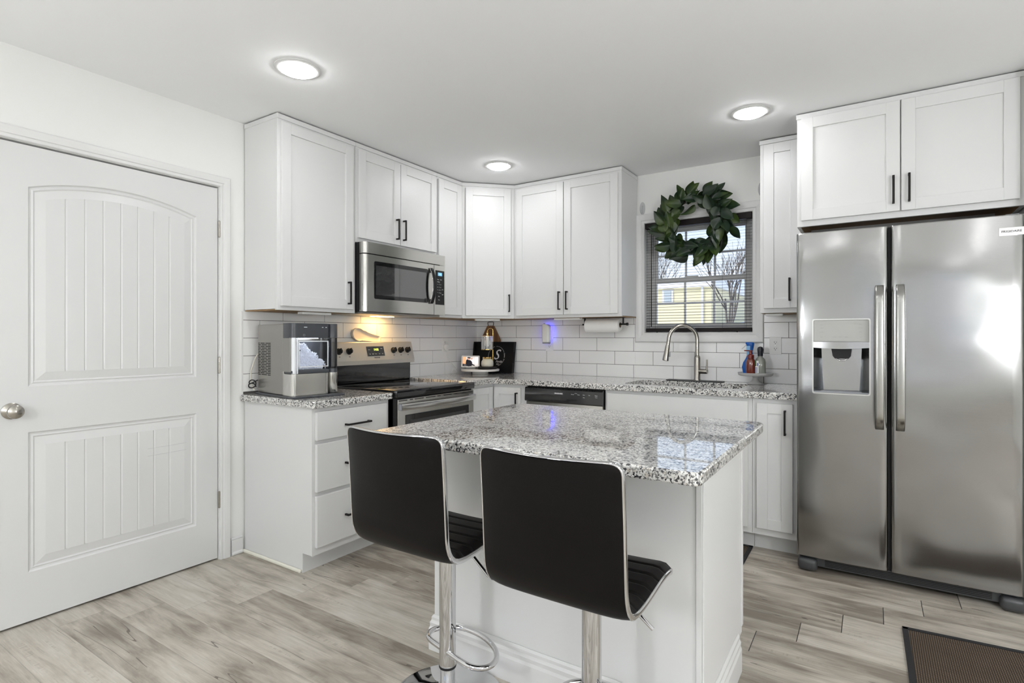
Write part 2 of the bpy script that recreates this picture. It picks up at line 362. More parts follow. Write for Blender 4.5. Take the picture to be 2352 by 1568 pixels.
# ------------------------------------------------------------------ panelled door
def build_door():
    b = BM(); X = -.004; y0, y1, z0, z1 = DY0+.002, DY1-.002, .010, DZ-.002
    pl, pr = -3.171, -2.474
    def face(pts): b._new([(X+p[2] if len(p) > 2 else X, p[0], p[1]) for p in pts], [tuple(range(len(pts)))])
    mid = (pl+pr)/2; half = (pr-pl)/2; rise = .060; Rr = (half*half+rise*rise)/(2*rise); 
    zt = 1.862; cz = zt+rise-Rr
    def top(y, d, arch): return (cz+math.sqrt(max(0, (Rr-d)**2-(y-mid)**2))) if arch else ztop2-d
    ztop2 = .816; NP = 40
    prof = [(0, 0), (.006, -.007), (.012, -.008), (.018, -.0045), (.024, -.0085), (.060, -.0015)]
    for (zb, arch) in ((1.010, True), (.218, False)):
        def loop(d):
            l = []; n = NP
            l += [(pl+d+(pr-pl-2*d)*i/n, zb+d) for i in range(n)]
            tr = top(pr-d, d, arch); l += [(pr-d, zb+d+(tr-zb-d)*i/8) for i in range(8)]
            l += [(pr-d-(pr-pl-2*d)*i/n, top(pr-d-(pr-pl-2*d)*i/n, d, arch)) for i in range(n)]
            tl = top(pl+d, d, arch); l += [(pl+d, tl+(zb+d-tl)*i/8) for i in range(8)]
            return l
        rings = [[b.b.verts.new((X+h, p[0], p[1])) for p in loop(d)] for d, h in prof]
        for A, B in zip(rings, rings[1:]):
            for i in range(len(A)): j = (i+1) % len(A); b.b.faces.new((A[i], A[j], B[j], B[i]))
        # planked field with v grooves
        d = prof[-1][0]; h = prof[-1][1]; L, Rg = pl+d, pr-d; nb = 8; wv = (Rg-L)/nb; cols = [(L, 0)]
        for i in range(1, nb): c = L+wv*i; cols += [(c-.005, 0), (c, -.0035), (c+.005, 0)]
        cols.append((Rg, 0)); fine = []
        for (ya, ha), (yb, hb) in zip(cols, cols[1:]):
            k = 5 if yb-ya > .02 else 1
            fine += [(ya+(yb-ya)*i/k, ha+(hb-ha)*i/k) for i in range(k)]
        fine.append(cols[-1])
        up = [b.b.verts.new((X+h+hh, y, top(y, d, arch))) for y, hh in fine]; dn = [b.b.verts.new((X+h+hh, y, zb+d)) for y, hh in fine]
        for i in range(len(fine)-1): b.b.faces.new((dn[i], dn[i+1], up[i+1], up[i]))
        # face above panel
        zc = z1 if arch else 1.010
        ys = [pl+(pr-pl)*i/NP for i in range(NP+1)]
        a = [b.b.verts.new((X, y, top(y, 0, arch))) for y in ys]; c = [b.b.verts.new((X, y, zc)) for y in ys]
        for i in range(NP): b.b.faces.new((a[i], a[i+1], c[i+1], c[i]))
    face([(y0, z0), (pl, z0), (pl, z1), (y0, z1)]); face([(pr, z0), (y1, z0), (y1, z1), (pr, z1)]); face([(pl, z0), (pr, z0), (pr, .218), (pl, .218)])
    for (ya, za, yb, zb_) in ((y0, z0, y0, z1), (y0, z1, y1, z1), (y1, z1, y1, z0), (y1, z0, y0, z0)):
        b._new([(X, ya, za), (X, yb, zb_), (X-.034, yb, zb_), (X-.034, ya, za)], [(0, 1, 2, 3)])
    b._new([(X-.034, y0, z0), (X-.034, y1, z0), (X-.034, y1, z1), (X-.034, y0, z1)], [(0, 1, 2, 3)])
    for f in b.b.faces:
        f.normal_update()
    o = part('door_1', b, DOORP, recalc=True); o['kind'] = 'structure'; o['label'] = 'white two-panel door with an arched planked upper panel'; o['category'] = 'door'
    k = BM(); kb = (-3.206, .913)
    k.lathe([(0, -.004), (.034, -.004), (.034, .003), (.026, .008), (.012, .012), (.011, .03), (.016, .036), (.026, .042), (.029, .050), (.027, .058), (.018, .064), (0, .066)], (0, kb[0]-.020, kb[1]), 40, 'x')
    part('door_knob', k, NICKEL, o, smooth=40)
    s = BM(); 
    for zc in (.668, .632):
        s.tube([(-.0052, pr-.235, zc-.002), (-.0048, pr-.05, zc+.001)], .0008, 4)
    part('scuff_mark', s, mat('scuff_grey', (.56, .56, .56), .8), o)
    for zc in (1.815, 1.068, .330):
        hb = BM(); hb.box(-.003, .0015, DY1-.001, DY1+.010, zc-.045, zc+.045)
        hb.lathe([(0, -.046), (.003, -.046), (.0065, -.043), (.0065, .043), (.003, .046), (0, .046)], (.005, DY1+.003, zc), 14, 'z')
        for dz in (-.025, 0, .025): hb.lathe([(.0068, -.0008), (.0068, .0008)], (.005, DY1+.003, zc+dz), 14)
        part('hinge', hb, NICKEL, o, smooth=40)
build_door()

# ------------------------------------------------------------------ window
b = BM(); casing(b, FB, WX0, WX1, WZ0, WZ1, .070, bottom=True, t=.020); struct('trim_3', b, TRIM, 'white picture-frame casing around the sink window')
def build_window():
    b = BM(); y0, y1 = .075, .135
    for (a, c) in ((WX0, WX0+.030), (WX1-.030, WX1)): b.box(a, c, y0, y1, WZ0, WZ1, .002)
    b.box(WX0+.030, WX1-.030, y0, y1, WZ0, WZ0+.03, .001); b.box(WX0+.030, WX1-.030, y0, y1, WZ1-.03, WZ1, .001)
    o = struct('window_1', b, TRIM, 'white double-hung window over the sink')
    zm = 1.645
    for nm, za, zb, ya, yb in (('lower_sash', WZ0+.03, zm+.018, .078, .100), ('upper_sash', zm-.018, WZ1-.03, .104, .126)):
        s = BM(); x0, x1 = WX0+.030, WX1-.030
        s.box(x0, x0+.036, ya, yb, za, zb, .003); s.box(x1-.036, x1, ya, yb, za, zb, .003); s.box(x0+.0362, x1-.0362, ya+.0005, yb-.0005, za, za+.038, .001); s.box(x0+.0362, x1-.0362, ya+.0005, yb-.0005, zb-.038, zb, .001)
        so_ = part(nm, s, TRIM, o)
        g = BM(); g.box(x0+.03, x1-.03, (ya+yb)/2-.002, (ya+yb)/2+.002, za+.03, zb-.03); part('pane', g, WGLASS, so_)
        q = BM(); gx0, gx1 = x0+.036, x1-.036
        for i in (1, 2): c = gx0+(gx1-gx0)*i/3; q.box(c-.008, c+.008, (ya+yb)/2+.003, (ya+yb)/2+.009, za+.036, zb-.036)
        c = (za+zb)/2; q.box(gx0, gx1, (ya+yb)/2+.0035, (ya+yb)/2+.0085, c-.008, c+.008)
        part('muntins', q, TRIM, so_)
    l = BM(); l.box(1.86, 1.95, .070, .085, zm+.018, zm+.026, .003); part('sash_lock', l, WHITEP, o)
build_window()

# ------------------------------------------------------------------ blind
t = thing('venetian_blind', 'dark brown horizontal blind lowered over the sink window', 'blind', (1.954, .02, WZ0+.02))
BRN = mat('espresso_blind', (.013, .009, .009), .5, Specular_IOR_Level=.2)
b = BM(); b.box(WX0+.004, WX1-.004, -.006, .038, WZ1-.042, WZ1-.002, .003); part('headrail', b, BRN, t)
b = BM(); z = 1.300; i = 0
while z < WZ1-.05:
    b.box(WX0+.008, WX1-.008, .004, .029, -.0005, .0005, 0, lambda x, y, c, z=z: Vector((x, y, z+c+(y-.0165)*.15)))
    z += .0205
part('slats', b, BRN, t)
b = BM(); b.box(WX0+.006, WX1-.006, .003, .030, 1.262, 1.288, .004); part('bottom_rail', b, BRN, t)
for x in (WX0+.08, 1.954+.18, WX1-.04, WX0+.035):
    b = BM(); b.tube([(x, -.0005, WZ1-.04), (x, -.0005, 1.275)], .0009, 5); part('ladder_cord', b, BRN, t)
b = BM(); b.tube([(WX0+.050, -.004, WZ1-.05), (WX0+.052, -.007, 1.30)], .0036, 8); part('tilt_wand', b, BLACKM, t)
for x in (WX0+.09, WX1-.10):
    b = BM(); b.box(x-.004, x+.004, .006, .012, 1.256, 1.264, .001); part('cord_button', b, BLACKM, t)

# ------------------------------------------------------------------ tile backsplashes
def tiles(name, label, F, regions, off, xlim):
    t = thing(name, label, 'backsplash', F((xlim[0]+xlim[1])/2, 0, .91), 0)
    g = BM(); tb = BM(); P, H = .3025, .1025; G = .0013
    for (a0, a1, c0, c1) in regions: g.box(a0, a1, .0005, .0068, c0, c1, 0, F)
    row = 0; z = .9095
    while z < 1.372:
        sh = off if row % 2 == 0 else off+P/2
        a = xlim[0]-P+((sh-xlim[0]) % P)
        while a < xlim[1]:
            for (r0, r1, c0, c1) in regions:
                xa, xb, za, zb = max(a+G, r0), min(a+P-G, r1), max(z+G, c0), min(z+H-G, c1)
                if xb-xa > .006 and zb-za > .006: tb.box(xa, xb, .003, .0082, za, zb, .0007, F, 1)
            a += P
        z += H; row += 1
    part('grout', g, GROUT, t); part('tiles', tb, TILE, t)
    return t
tiles('tile_backsplash', 'white subway tiles with dark grout behind the range and ice maker', FS, [(-2.222, -.0085, .897, 1.369)], -.0005-.151, (-2.222, 0))
tiles('tile_backsplash', 'white subway tiles with dark grout behind the sink and under the window', FB, [(0, 1.507, .915, 1.369), (1.507, 2.402, .915, 1.183), (2.402, 2.672, .915, 1.369)], .282, (0, 2.672))
b = BM(); b.box(-2.228, -2.2215, 0, .0095, .895, 1.369, 0, FS); struct('trim_4', b, TRIM)

# ------------------------------------------------------------------ cabinets
def pull(F, a, b0, c, L, vert, parent, r=.0048, proj=.030):
    b = BM()
    if vert:
        b.box(a-.005, a+.005, b0+proj-.008, b0+proj, c-L/2, c+L/2, .0012, F)
        for s in (-1, 1): b.box(a-.005, a+.005, b0, b0+proj-.002, c+s*(L/2-.005)-.005, c+s*(L/2-.005)+.005, .0008, F)
    else:
        b.box(a-L/2, a+L/2, b0+proj-.008, b0+proj, c-.005, c+.005, .0012, F)
        for s in (-1, 1): b.box(a+s*(L/2-.005)-.005, a+s*(L/2-.005)+.005, b0, b0+proj-.002, c-.005, c+.005, .0008, F)
    return part('handle', b, BLACKM, parent, label='matte black bar handle')
def shaker(F, a0, a1, c0, c1, b0, parent, name='door', rail=.057, hd=None, th=.020):
    b = BM(); e = .0014
    b.box(a0, a0+rail, b0, b0+th, c0, c1, e, F, 1); b.box(a1-rail, a1, b0, b0+th, c0, c1, e, F, 1)
    b.box(a0+rail-.0006, a1-rail+.0006, b0, b0+th-.0002, c0, c0+rail, e*.6, F, 1); b.box(a0+rail-.0006, a1-rail+.0006, b0, b0+th-.0002, c1-rail, c1, e*.6, F, 1)
    b.box(a0+rail-.001, a1-rail+.001, b0, b0+th-.009, c0+rail-.001, c1-rail+.001, 0, F)
    d = part(name, b, CAB, parent)
    if hd: pull(F, hd[0], b0+th, hd[1], .138, True, d)
    return d
def slab(F, a0, a1, c0, c1, b0, parent, name='drawer', hd=None, th=.020):
    b = BM(); b.box(a0, a1, b0, b0+th, c0, c1, .003, F); d = part(name, b, CAB, parent)
    if hd: pull(F, hd[0], b0+th, hd[1], .168, False, d)
    return d
def upper(label, F, a0, a1, c0, c1, dep, doors, group=None, end=None, loc=None, open_bottom=False, trim=True):
    t = thing('wall_cabinet', label, 'cabinet', loc or F((a0+a1)/2, dep/2, c0))
    b = BM()
    b.box(a0, a1, .010, dep-.019, c0+.006 if not open_bottom else c0+.09, c1, 0, F)
    if open_bottom:
        b.box(a0, a0+.016, .01, dep-.019, c0, c1, 0, F); b.box(a1-.016, a1, .01, dep-.019, c0, c1, 0, F)
    part('body', b, CAB, t)
    b = BM(); b.box(a0, a1, dep-.019, dep, c0, c1, .001, F, 1); part('face_frame', b, CAB, t)
    if open_bottom:
        b = BM(); b.box(a0+.017, a1-.017, .02, dep-.020, c0+.080, c0+.088, 0, F); b.box(a0+.016, a0+.019, .02, dep-.020, c0+.002, c0+.088, 0, F); b.box(a1-.019, a1-.016, .02, dep-.020, c0+.002, c0+.088, 0, F); b.box(a0+.017, a1-.017, dep-.024, dep-.0195, c0+.002, c0+.088, 0, F)
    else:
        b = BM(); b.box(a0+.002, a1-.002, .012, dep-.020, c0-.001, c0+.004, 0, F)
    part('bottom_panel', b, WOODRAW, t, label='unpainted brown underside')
    if trim:
        b = BM(); b.box(a0-(.004 if end == 'l' else 0), a1+(.004 if end == 'r' else 0), .010, dep+.007, c1-.026, c1, .0015, F, 1)
        part('top_trim', b, CAB, t)
    for d in doors: shaker(F, d[0], d[1], d[2], d[3], dep, t, hd=d[4])
    return t
ZT, ZB = 2.433, 1.370
t = upper('tall single-door white cabinet at the left end above the ice maker', FS, -2.212, -1.678, ZB, ZT, .316, [(-2.196, -1.706, 1.392, 2.392, (-1.747, 1.490))], end='l')
t2 = upper('short two-door white cabinet above the microwave', FS, -1.676, -.915, 1.815, ZT, .316, [(-1.661, -1.302, 1.842, 2.392, (-1.341, 1.943)), (-1.298, -.932, 1.842, 2.392, (-1.276, 1.945))])
t = upper('narrow white cabinet without a handle between the microwave and the diagonal corner cabinet', FS, -.913, -.612, ZB, ZT, .316, [(-.906, -.634, 1.392, 2.392, None)])
t = upper('wide two-door white cabinet between the corner and the window', FB, .612, 1.520, ZB, ZT, .316, [(.642, 1.062, 1.392, 2.392, (1.034, 1.497)), (1.068, 1.497, 1.392, 2.392, (1.098, 1.497))], end='r')
t = upper('slim white cabinet between the window and the fridge', FB, 2.426, 2.660, ZB, ZT, .316, [(2.448, 2.652, 1.398, 2.400, (2.593, 1.508))], end='l')
t = upper('deep two-door white cabinet above the fridge', FB, 2.662, 3.590, 1.822, ZT, .632, [(2.683, 3.121, 1.852, 2.404, (3.094, 1.958)), (3.127, 3.568, 1.852, 2.404, (3.158, 1.960))], end='l', open_bottom=True)
# diagonal corner
t = thing('wall_cabinet', 'diagonal white cabinet across the corner with one door', 'cabinet', (.25, -.25, ZB))
FD = FR((.316, -.611, 0), (1, 1, 0), (1, -1, 0)); DL = math.hypot(.295, .295)
poly = [(.0095, -.0095), (.0095, -.611), (.316, -.611), (.611, -.316), (.611, -.0095)]
idF = lambda a, b_, c: Vector((a, c, b_))
b = BM(); b.prism([(p[0], p[1]) for p in poly], ZB+.006, ZT-.0, idF); part('body', b, CAB, t)
b = BM(); b.box(.002, DL-.002, .0, .003, ZB, ZT, 0, FD); part('face_frame', b, CAB, t)
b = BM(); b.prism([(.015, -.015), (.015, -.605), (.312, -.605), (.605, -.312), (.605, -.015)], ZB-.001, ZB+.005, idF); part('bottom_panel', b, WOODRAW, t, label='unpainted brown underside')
b = BM(); b.box(-.003, DL+.003, .003, .010, ZT-.026, ZT, .001, FD, 1); part('top_trim', b, CAB, t)
shaker(FD, .026, DL-.030, 1.392, 2.392, .003, t, hd=(DL-.048, 1.490))

def base(label, F, a0, a1, dep, top, loc=None, end=None, kick=.075, hollow=False):
    t = thing('base_cabinet', label, 'cabinet', F((a0+a1)/2, dep/2, 0))
    b = BM()
    poly = [(.010, 0), (dep-kick, 0), (dep-kick, .102), (dep-.002, .102), (dep-.002, top), (.010, top)]
    n = len(poly); spans = [(a0, a1)] if not hollow else [(a0, a0+.018), (a1-.018, a1)]
    for (s0, s1) in spans:
        P = [F(s0, p[0], p[1]) for p in poly]+[F(s1, p[0], p[1]) for p in poly]
        b._new(P, [tuple(range(n)), tuple(range(2*n-1, n-1, -1))]+[(i, (i+1) % n, n+(i+1) % n, n+i) for i in range(n)])
    if hollow: b.box(a0+.018, a1-.018, .010, dep-.002, .102, .120, 0, F); b.box(a0+.018, a1-.018, dep-kick-.016, dep-kick, 0, .102, 0, F)
    part('body', b, CAB, t)
    b = BM(); b.box(a0, a1, dep-.002, dep, .100, top, 0, F); part('face_frame', b, CAB, t)
    return t
LCT = .896                         # height of the small left worktop
t = base('white three-drawer cabinet at the left end under the ice maker', FS, -2.212, -1.682, .610, LCT-.037)
for (c0, c1, hz) in ((.690, .838, .752), (.425, .672, .547), (.140, .405, .268)):
    slab(FS, -2.196, -1.708, c0, c1, .610, t, hd=(-1.935, hz))
b = BM(); b.box(.010, .530, -2.228, -2.2125, 0, .018, .006); part('quarter_round', b, QUARTER, t, label='yellowed quarter-round strip at the floor')
# corner base with two bifold doors
t = thing('base_cabinet', 'L-shaped white corner cabinet with two angled doors beside the dishwasher', 'cabinet', (.45, -.45, 0))
b = BM(); Lp = [(.0095, -.0095), (.0095, -.911), (.610, -.911), (.610, -.610), (.911, -.610), (.911, -.0095)]
b.prism(Lp, .102, .876, idF); part('body', b, CAB, t)
b = BM(); b.prism([(.02, -.02), (.02, -.905), (.535, -.905), (.535, -.535), (.905, -.535), (.905, -.02)], 0, .102, idF); part('toe_kick', b, CAB, t)
shaker(FS, -.885, -.633, .135, .852, .610, t, rail=.050)
shaker(FB, .633, .868, .135, .852, .610, t, rail=.050, hd=(.842, .750))
t = base('white sink cabinet with a plain false front beside the dishwasher', FB, 1.526, 2.430, .610, .876, hollow=True)
slab(FB, 1.543, 2.410, .700, .856, .610, t, name='false_front')
shaker(FB, 1.543, 1.975, .135, .690, .610, t); shaker(FB, 1.981, 2.410, .135, .690, .610, t)
t = base('slim white base cabinet between the sink cabinet and the fridge', FB, 2.432, 2.664, .610, .876)
shaker(FB, 2.456, 2.640, .140, .850, .610, t, hd=(2.603, .748))

# ------------------------------------------------------------------ worktops
def round_poly(poly, r, n=5):
    out = []; N = len(poly)
    for i, p in enumerate(poly):
        p = Vector(p); rr = r[i] if isinstance(r, list) else r
        if rr <= 0: out.append(tuple(p)); continue
        a = (Vector(poly[i-1])-p).normalized(); c = (Vector(poly[(i+1) % N])-p).normalized()
        for k in range(n+1):
            tt = k/n; out.append(tuple(((p+a*rr)*(1-tt)+p*tt)*(1-tt)+(p*(1-tt)+(p+c*rr)*tt)*tt))
    return out
def worktop_mesh(poly, z0, z1, hole=None):
    b = BM(); bm = b.b
    def loop(pts, z, d=0):
        # inset by d
        N = len(pts); res = []
        for i in range(N):
            p = Vector(pts[i]); a = (p-Vector(pts[i-1])).normalized(); c = (Vector(pts[(i+1) % N])-p).normalized()
            n1 = Vector((-a.y, a.x)); n2 = Vector((-c.y, c.x)); m = (n1+n2); 
            if m.length < 1e-6: m = n1
            m.normalize(); res.append((p.x+m.x*d, p.y+m.y*d, z))
        return [bm.verts.new(v) for v in res]
    area = sum(poly[i-1][0]*poly[i][1]-poly[i][0]*poly[i-1][1] for i in range(len(poly)))
    if area < 0: poly = poly[::-1]
    e = .006
    Ls = [loop(poly, z0, .002), loop(poly, z0+.004, 0), loop(poly, z1-e, 0), loop(poly, z1-e*.35, e*.3), loop(poly, z1, e)]
    for A, B in zip(Ls, Ls[1:]):
        for i in range(len(A)): j = (i+1) % len(A); bm.faces.new((A[i], A[j], B[j], B[i]))
    tops = list(Ls[-1]); bots = list(Ls[0])
    if hole:
        ha = sum(hole[i-1][0]*hole[i][1]-hole[i][0]*hole[i-1][1] for i in range(len(hole)))
        if ha > 0: hole = hole[::-1]
        H1 = [bm.verts.new((*p, z1)) for p in hole]; H0 = [bm.verts.new((*p, z0)) for p in hole]
        for i in range(len(hole)): j = (i+1) % len(hole); bm.faces.new((H0[i], H0[j], H1[j], H1[i]))
    else: H1 = H0 = None
    for ring, H in ((tops, H1), (bots, H0)):
        es = [bm.edges.get((ring[i], ring[(i+1) % len(ring)])) for i in range(len(ring))]
        if H: es += [bm.edges.get((H[i], H[(i+1) % len(H)])) for i in range(len(H))]
        bmesh.ops.triangle_fill(bm, use_beauty=True, use_dissolve=False, edges=es)
    return b
b = worktop_mesh(round_poly([(.0095, -2.236), (.650, -2.236), (.650, -1.682), (.0095, -1.682)], [0, .012, .008, 0]), LCT-.036, LCT)
tag(part('worktop', b, GRANITE), 'small speckled granite worktop at the left end under the ice maker', 'countertop')
hole = round_poly([(1.615, -.545), (2.345, -.545), (2.345, -.145), (1.615, -.145)], .07, 8)
b = worktop_mesh(round_poly([(.0095, -.0095), (.0095, -.911), (.650, -.911), (.650, -.650), (2.664, -.650), (2.664, -.0095)], [0, 0, .008, .01, 0, 0]), .877, .914, hole)
tag(part('worktop', b, GRANITE), 'long L-shaped speckled granite worktop holding the sink', 'countertop')

# sink
t = thing('sink', 'undermounted stainless steel sink below the window', 'sink', (1.98, -.345, .70))
def sink_fn():
    b = BM(); prof = [(-.012, .876), (0, .876), (.004, .80), (.012, .70), (.04, .690), (.15, .687)]
    rings = []
    for d, z in prof:
        pl = round_poly([(1.612+d, -.548+d), (2.348-d, -.548+d), (2.348-d, -.142-d), (1.612+d, -.142-d)], max(.07-d*.5, .02), 6)
        rings.append([b.b.verts.new((*p, z)) for p in pl])
    for A, B in zip(rings, rings[1:]):
        for i in range(len(A)): j = (i+1) % len(A); b.b.faces.new((A[i], A[j], B[j], B[i]))
    b.b.faces.new(rings[-1]); return b
part('basin', sink_fn(), steel('sink_steel', (.66, .65, .63), .22), t, smooth=50)
b = BM(); b.lathe([(0, .688), (.04, .688), (.045, .692), (.03, .690), (0, .6885)], (1.98, -.345, 0)); part('drain', b, NICKEL, t, smooth=40)
# faucet mat + faucet
b = BM(); b.box(1.775, 2.160, -.125, -.045, .9148, .9215, .003); b.box(1.86, 2.08, -.150, -.12, .9148, .9205, .003)
tag(part('splash_mat', b, mat('black_silicone', (.03, .03, .032), .5, bump=(90, .4)), None), 'black rubber drip mat lying around the faucet base', 'sink mat')
t = thing('faucet', 'brushed nickel gooseneck faucet with a pull-down spray head', 'faucet', (1.985, -.085, .9145))
FX, FY = 1.985, -.085
b = BM(); b.lathe([(0, .9216), (.027, .9216), (.027, .926), (.0225, .932), (.0225, 1.075), (.019, 1.09), (.014, 1.095), (0, 1.095)], (FX, FY, 0), 32); part('body', b, NICKEL, t, smooth=40)
b = BM(); dx, dy = -.165, -.115; arc = [(FX, FY, 1.09), (FX, FY, 1.20)]
for i in range(1, 17):
    a = math.pi*i/16; r = .5; arc.append((FX+dx*(1-math.cos(a))/2, FY+dy*(1-math.cos(a))/2, 1.20+.105*math.sin(a)))
arc.append((FX+dx*1.03, FY+dy*1.03, 1.165)); b.tube(arc, .0135, 16); part('spout', b, NICKEL, t, smooth=60)
b = BM(); hx, hy = FX+dx*1.03, FY+dy*1.03
b.tube([(hx, hy, 1.168), (hx-.002, hy-.001, 1.150), (hx-.008, hy-.006, 1.10), (hx-.013, hy-.009, 1.062), (hx-.0135, hy-.0092, 1.058)], [.014, .0165, .019, .0225, .018], 20); sh = part('spray_head', b, NICKEL, t, smooth=50)
b = BM(); b.box(hx+.010, hx+.020, hy-.012, hy-.002, 1.085, 1.12, .003); part('spray_button', b, GREYP, sh)
b = BM(); b.tube([(FX, FY, .985), (FX+.060, FY-.012, .985), (FX+.072, FY-.014, .985)], [.017, .017, .0155], 18); b.tube([(FX+.066, FY-.014, .985), (FX+.069, FY-.016, 1.03), (FX+.070, FY-.017, 1.068)], [.0075, .006, .006], 10); part('lever', b, NICKEL, t, smooth=50)

# ------------------------------------------------------------------ ice maker
def ice_maker():
    ang = R(-8); t = thing('ice_maker', 'stainless countertop nugget ice maker with a clear ice bin beside the range', 'ice maker', (.445, -2.215, LCT+.0005), ang)
    # local: x = front (0 at front face, negative to the back), y = across (0 .. .29), z up
    D, Wd, H = .395, .285, .400
    b = BM(); b.box(-D-.01, .035, -.012, Wd+.012, .0, .011, .003); part('base_tray', b, CHARC, t, local=True)
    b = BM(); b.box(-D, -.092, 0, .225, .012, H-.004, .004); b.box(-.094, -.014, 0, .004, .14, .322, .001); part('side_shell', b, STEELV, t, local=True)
    v = BM(); zz = .112; r = 0
    while zz < .290:
        x = -D+.008
        for (a, c) in (((.0, .030), (.042, .105), (.117, .150)) if r % 2 == 0 else ((.0, .016), (.028, .078), (.090, .150))):
            v.box(x+a, x+c, -.0012, .002, zz, zz+.0048)
        zz += .0093; r += 1
    part('vent_slots', v, GASK, t, local=True)
    vp = lambda b_, x0, x1, ya, yb, z0, z1, rr: b_.prism(round_poly([(x0, ya), (x1, ya), (x1, yb), (x0, yb)], [.001, rr, rr, .001], 10), z0, z1, lambda a, h, c: Vector((a, c, h)))
    b = vp(BM(), -.0915, .0, .0008, .2245, .012, .128, .030); fr = part('front_base', b, STEEL, t, local=True, smooth=35)
    b = BM(); b.box(-.10, -.001, .004, .221, .128, .150, .006); b.box(-D+.02, -.09, .004, .221, .15, .30); part('bin_housing', b, CHARC, t, local=True)
    # clear drawer: walls
    b = BM()
    b.box(-.006, -.002, .012, .213, .155, .310, .001); b.box(-.088, -.006, .008, .011, .142, .322, .001); b.box(-.088, -.006, .213, .216, .142, .322, .001); b.box(-.088, -.006, .012, .213, .142, .147, .001)
    part('ice_bin', b, CLEAR, t, local=True)
    f = BM(); f.box(-.004, .001, .040, .214, .163, .168, .001); f.box(-.004, .001, .040, .214, .300, .305, .001); f.box(-.004, .001, .040, .045, .163, .305, .001); f.box(-.004, .001, .209, .214, .163, .305, .001)
    f.lathe([(.0135, .130), (.0135, .322)], (-.010, .018, 0), 16); f.lathe([(.004, .130), (.004, .322)], (-.002, .034, 0), 10)
    part('bin_frame', f, mat('frosted_clear', (.80, .82, .85), .12), t, local=True, smooth=40)
    b = vp(BM(), -.0915, .001, -.0004, .226, .320, H, .030); hd = part('control_head', b, CHARC, t, local=True, smooth=35)
    F = FR((0, 0, 0), (0, 1, 0), (1, 0, 0))
    iw = emis('indicator_white', (.8, .85, .9), 1.2)
    for (ya, yb) in ((.070, .088), (.175, .183), (.196, .204)):
        l = BM(); l.box(ya, yb, .0005, .0018, .3778, .3800, 0, F); part('indicator_light', l, iw, hd, local=True)
    ring = BM(); ring.tube([(.0015, .070+.0055*math.cos(a*math.pi/8), .336+.0055*math.sin(a*math.pi/8)) for a in range(16)], .0008, 5, True); part('logo_ring', ring, GREYP, hd, local=True)
    # side water column
    b = BM(); b.lathe([(0, .014), (.027, .014), (.029, .018), (.029, .128), (0, .128)], (-.034, .257, 0), 28); part('tank_foot', b, STEEL, t, local=True, smooth=40)
    b = BM(); b.lathe([(0, .150), (.028, .150), (.028, .322), (0, .322)], (-.034, .257, 0), 28); part('water_tank', b, SMOKE, t, local=True, smooth=40)
    b = BM(); b.lathe([(0, .3225), (.029, .3225), (.029, H-.003), (.027, H), (0, H)], (-.034, .257, 0), 28); b.box(-.30, -.034, .229, .284, .3225, H-.002, .004); part('tank_cap', b, CHARC, t, local=True, smooth=40)
    b = BM(); b.lathe([(0, .128), (.0285, .128), (.0285, .150), (0, .150)], (-.034, .257, 0), 28); b.box(-.30, -.05, .229, .280, .014, .150, .004); part('tank_collar', b, CHARC, t, local=True, smooth=40)
    b = BM(); b.box(-.30, -.060, .231, .270, .150, .322, .004); part('tank_back', b, SMOKE, t, local=True)
    M = Matrix.Translation(t.location) @ Matrix.Rotation(ang, 4, 'Z'); W2 = lambda *p: M @ Vector(p)
    # cords behind
    b = BM(); b.tube([W2(-D+.01, -.004, .23), W2(-D-.010, -.012, .20), W2(-D-.022, -.030, .13), W2(-D-.02, -.030, .06), W2(-D-.005, -.016, .02)], .0042, 8)
    h = part('hose', b, mat('pale_silicone_hose', (.66, .64, .56), .4), t, smooth=60)
    b = BM(); pts = []
    for i in range(26):
        a = i/25*math.pi*3.2; pts.append(W2(-D-.002-.004*math.sin(a*.5), -.030+.020*math.cos(a), .040+.018*math.sin(a)+.0012*i))
    pts.append(W2(-D+.01, -.004, .08)); b.tube(pts, .0032, 7); part('power_cord', b, BLACKP, t, smooth=60)
    # ice
    rnd = random.Random(3); b = BM()
    def top(x, y): return .235+.055*math.exp(-((y-.06)/.07)**2)-.05*max(0, (y-.12)/.1)+.006*math.sin(y*90)
    n = 0
    while n < 950:
        y = rnd.uniform(.020, .204); x = rnd.uniform(-.080, -.012); z = rnd.uniform(.155, .300); s_ = rnd.uniform(.0035, .0062)
        if z > top(x, y): continue
        if x < -.035 and z < top(x, y)-.03: continue
        vs = bmesh.ops.create_icosphere(b.b, subdivisions=1, radius=s_, matrix=Matrix.Translation((x, y, z)) @ Matrix.Rotation(rnd.uniform(0, 6), 4, (rnd.random(), rnd.random(), 1)) @ Matrix.Diagonal((1, rnd.uniform(.8, 1.4), rnd.uniform(.7, 1.1), 1))); n += 1
    b.box(-.078, -.024, .022, .200, .150, .205, .01); b.box(-.078, -.030, .022, .120, .200, .245, .01)
    me = bpy.data.meshes.new('nugget_ice'); b.b.transform(M); b.b.to_mesh(me); b.b.free()
    im = M_('crushed_ice'); im.set(Base_Color=(.93, .95, 1), Roughness=.12, Subsurface_Weight=.4, Subsurface_Radius=(.01, .01, .01), IOR=1.31); im.b.inputs['Subsurface Scale'].default_value = .5
    im.set(Emission_Color=(.8, .86, 1), Emission_Strength=.12)  # faint glow added to keep the ice bright
    me.materials.append(im.m); o = bpy.data.objects.new('nugget_ice', me); C.objects.link(o)
    tag(o, 'heap of white nugget ice inside the clear bin of the ice maker', 'ice', kind='stuff')
    # the bin lamp
    b = BM(); b.box(-.07, -.03, .06, .17, .3185, .3198); part('bin_lamp', b, emis('bin_lamp', (.85, .9, 1), 14), t, local=True)
ice_maker()

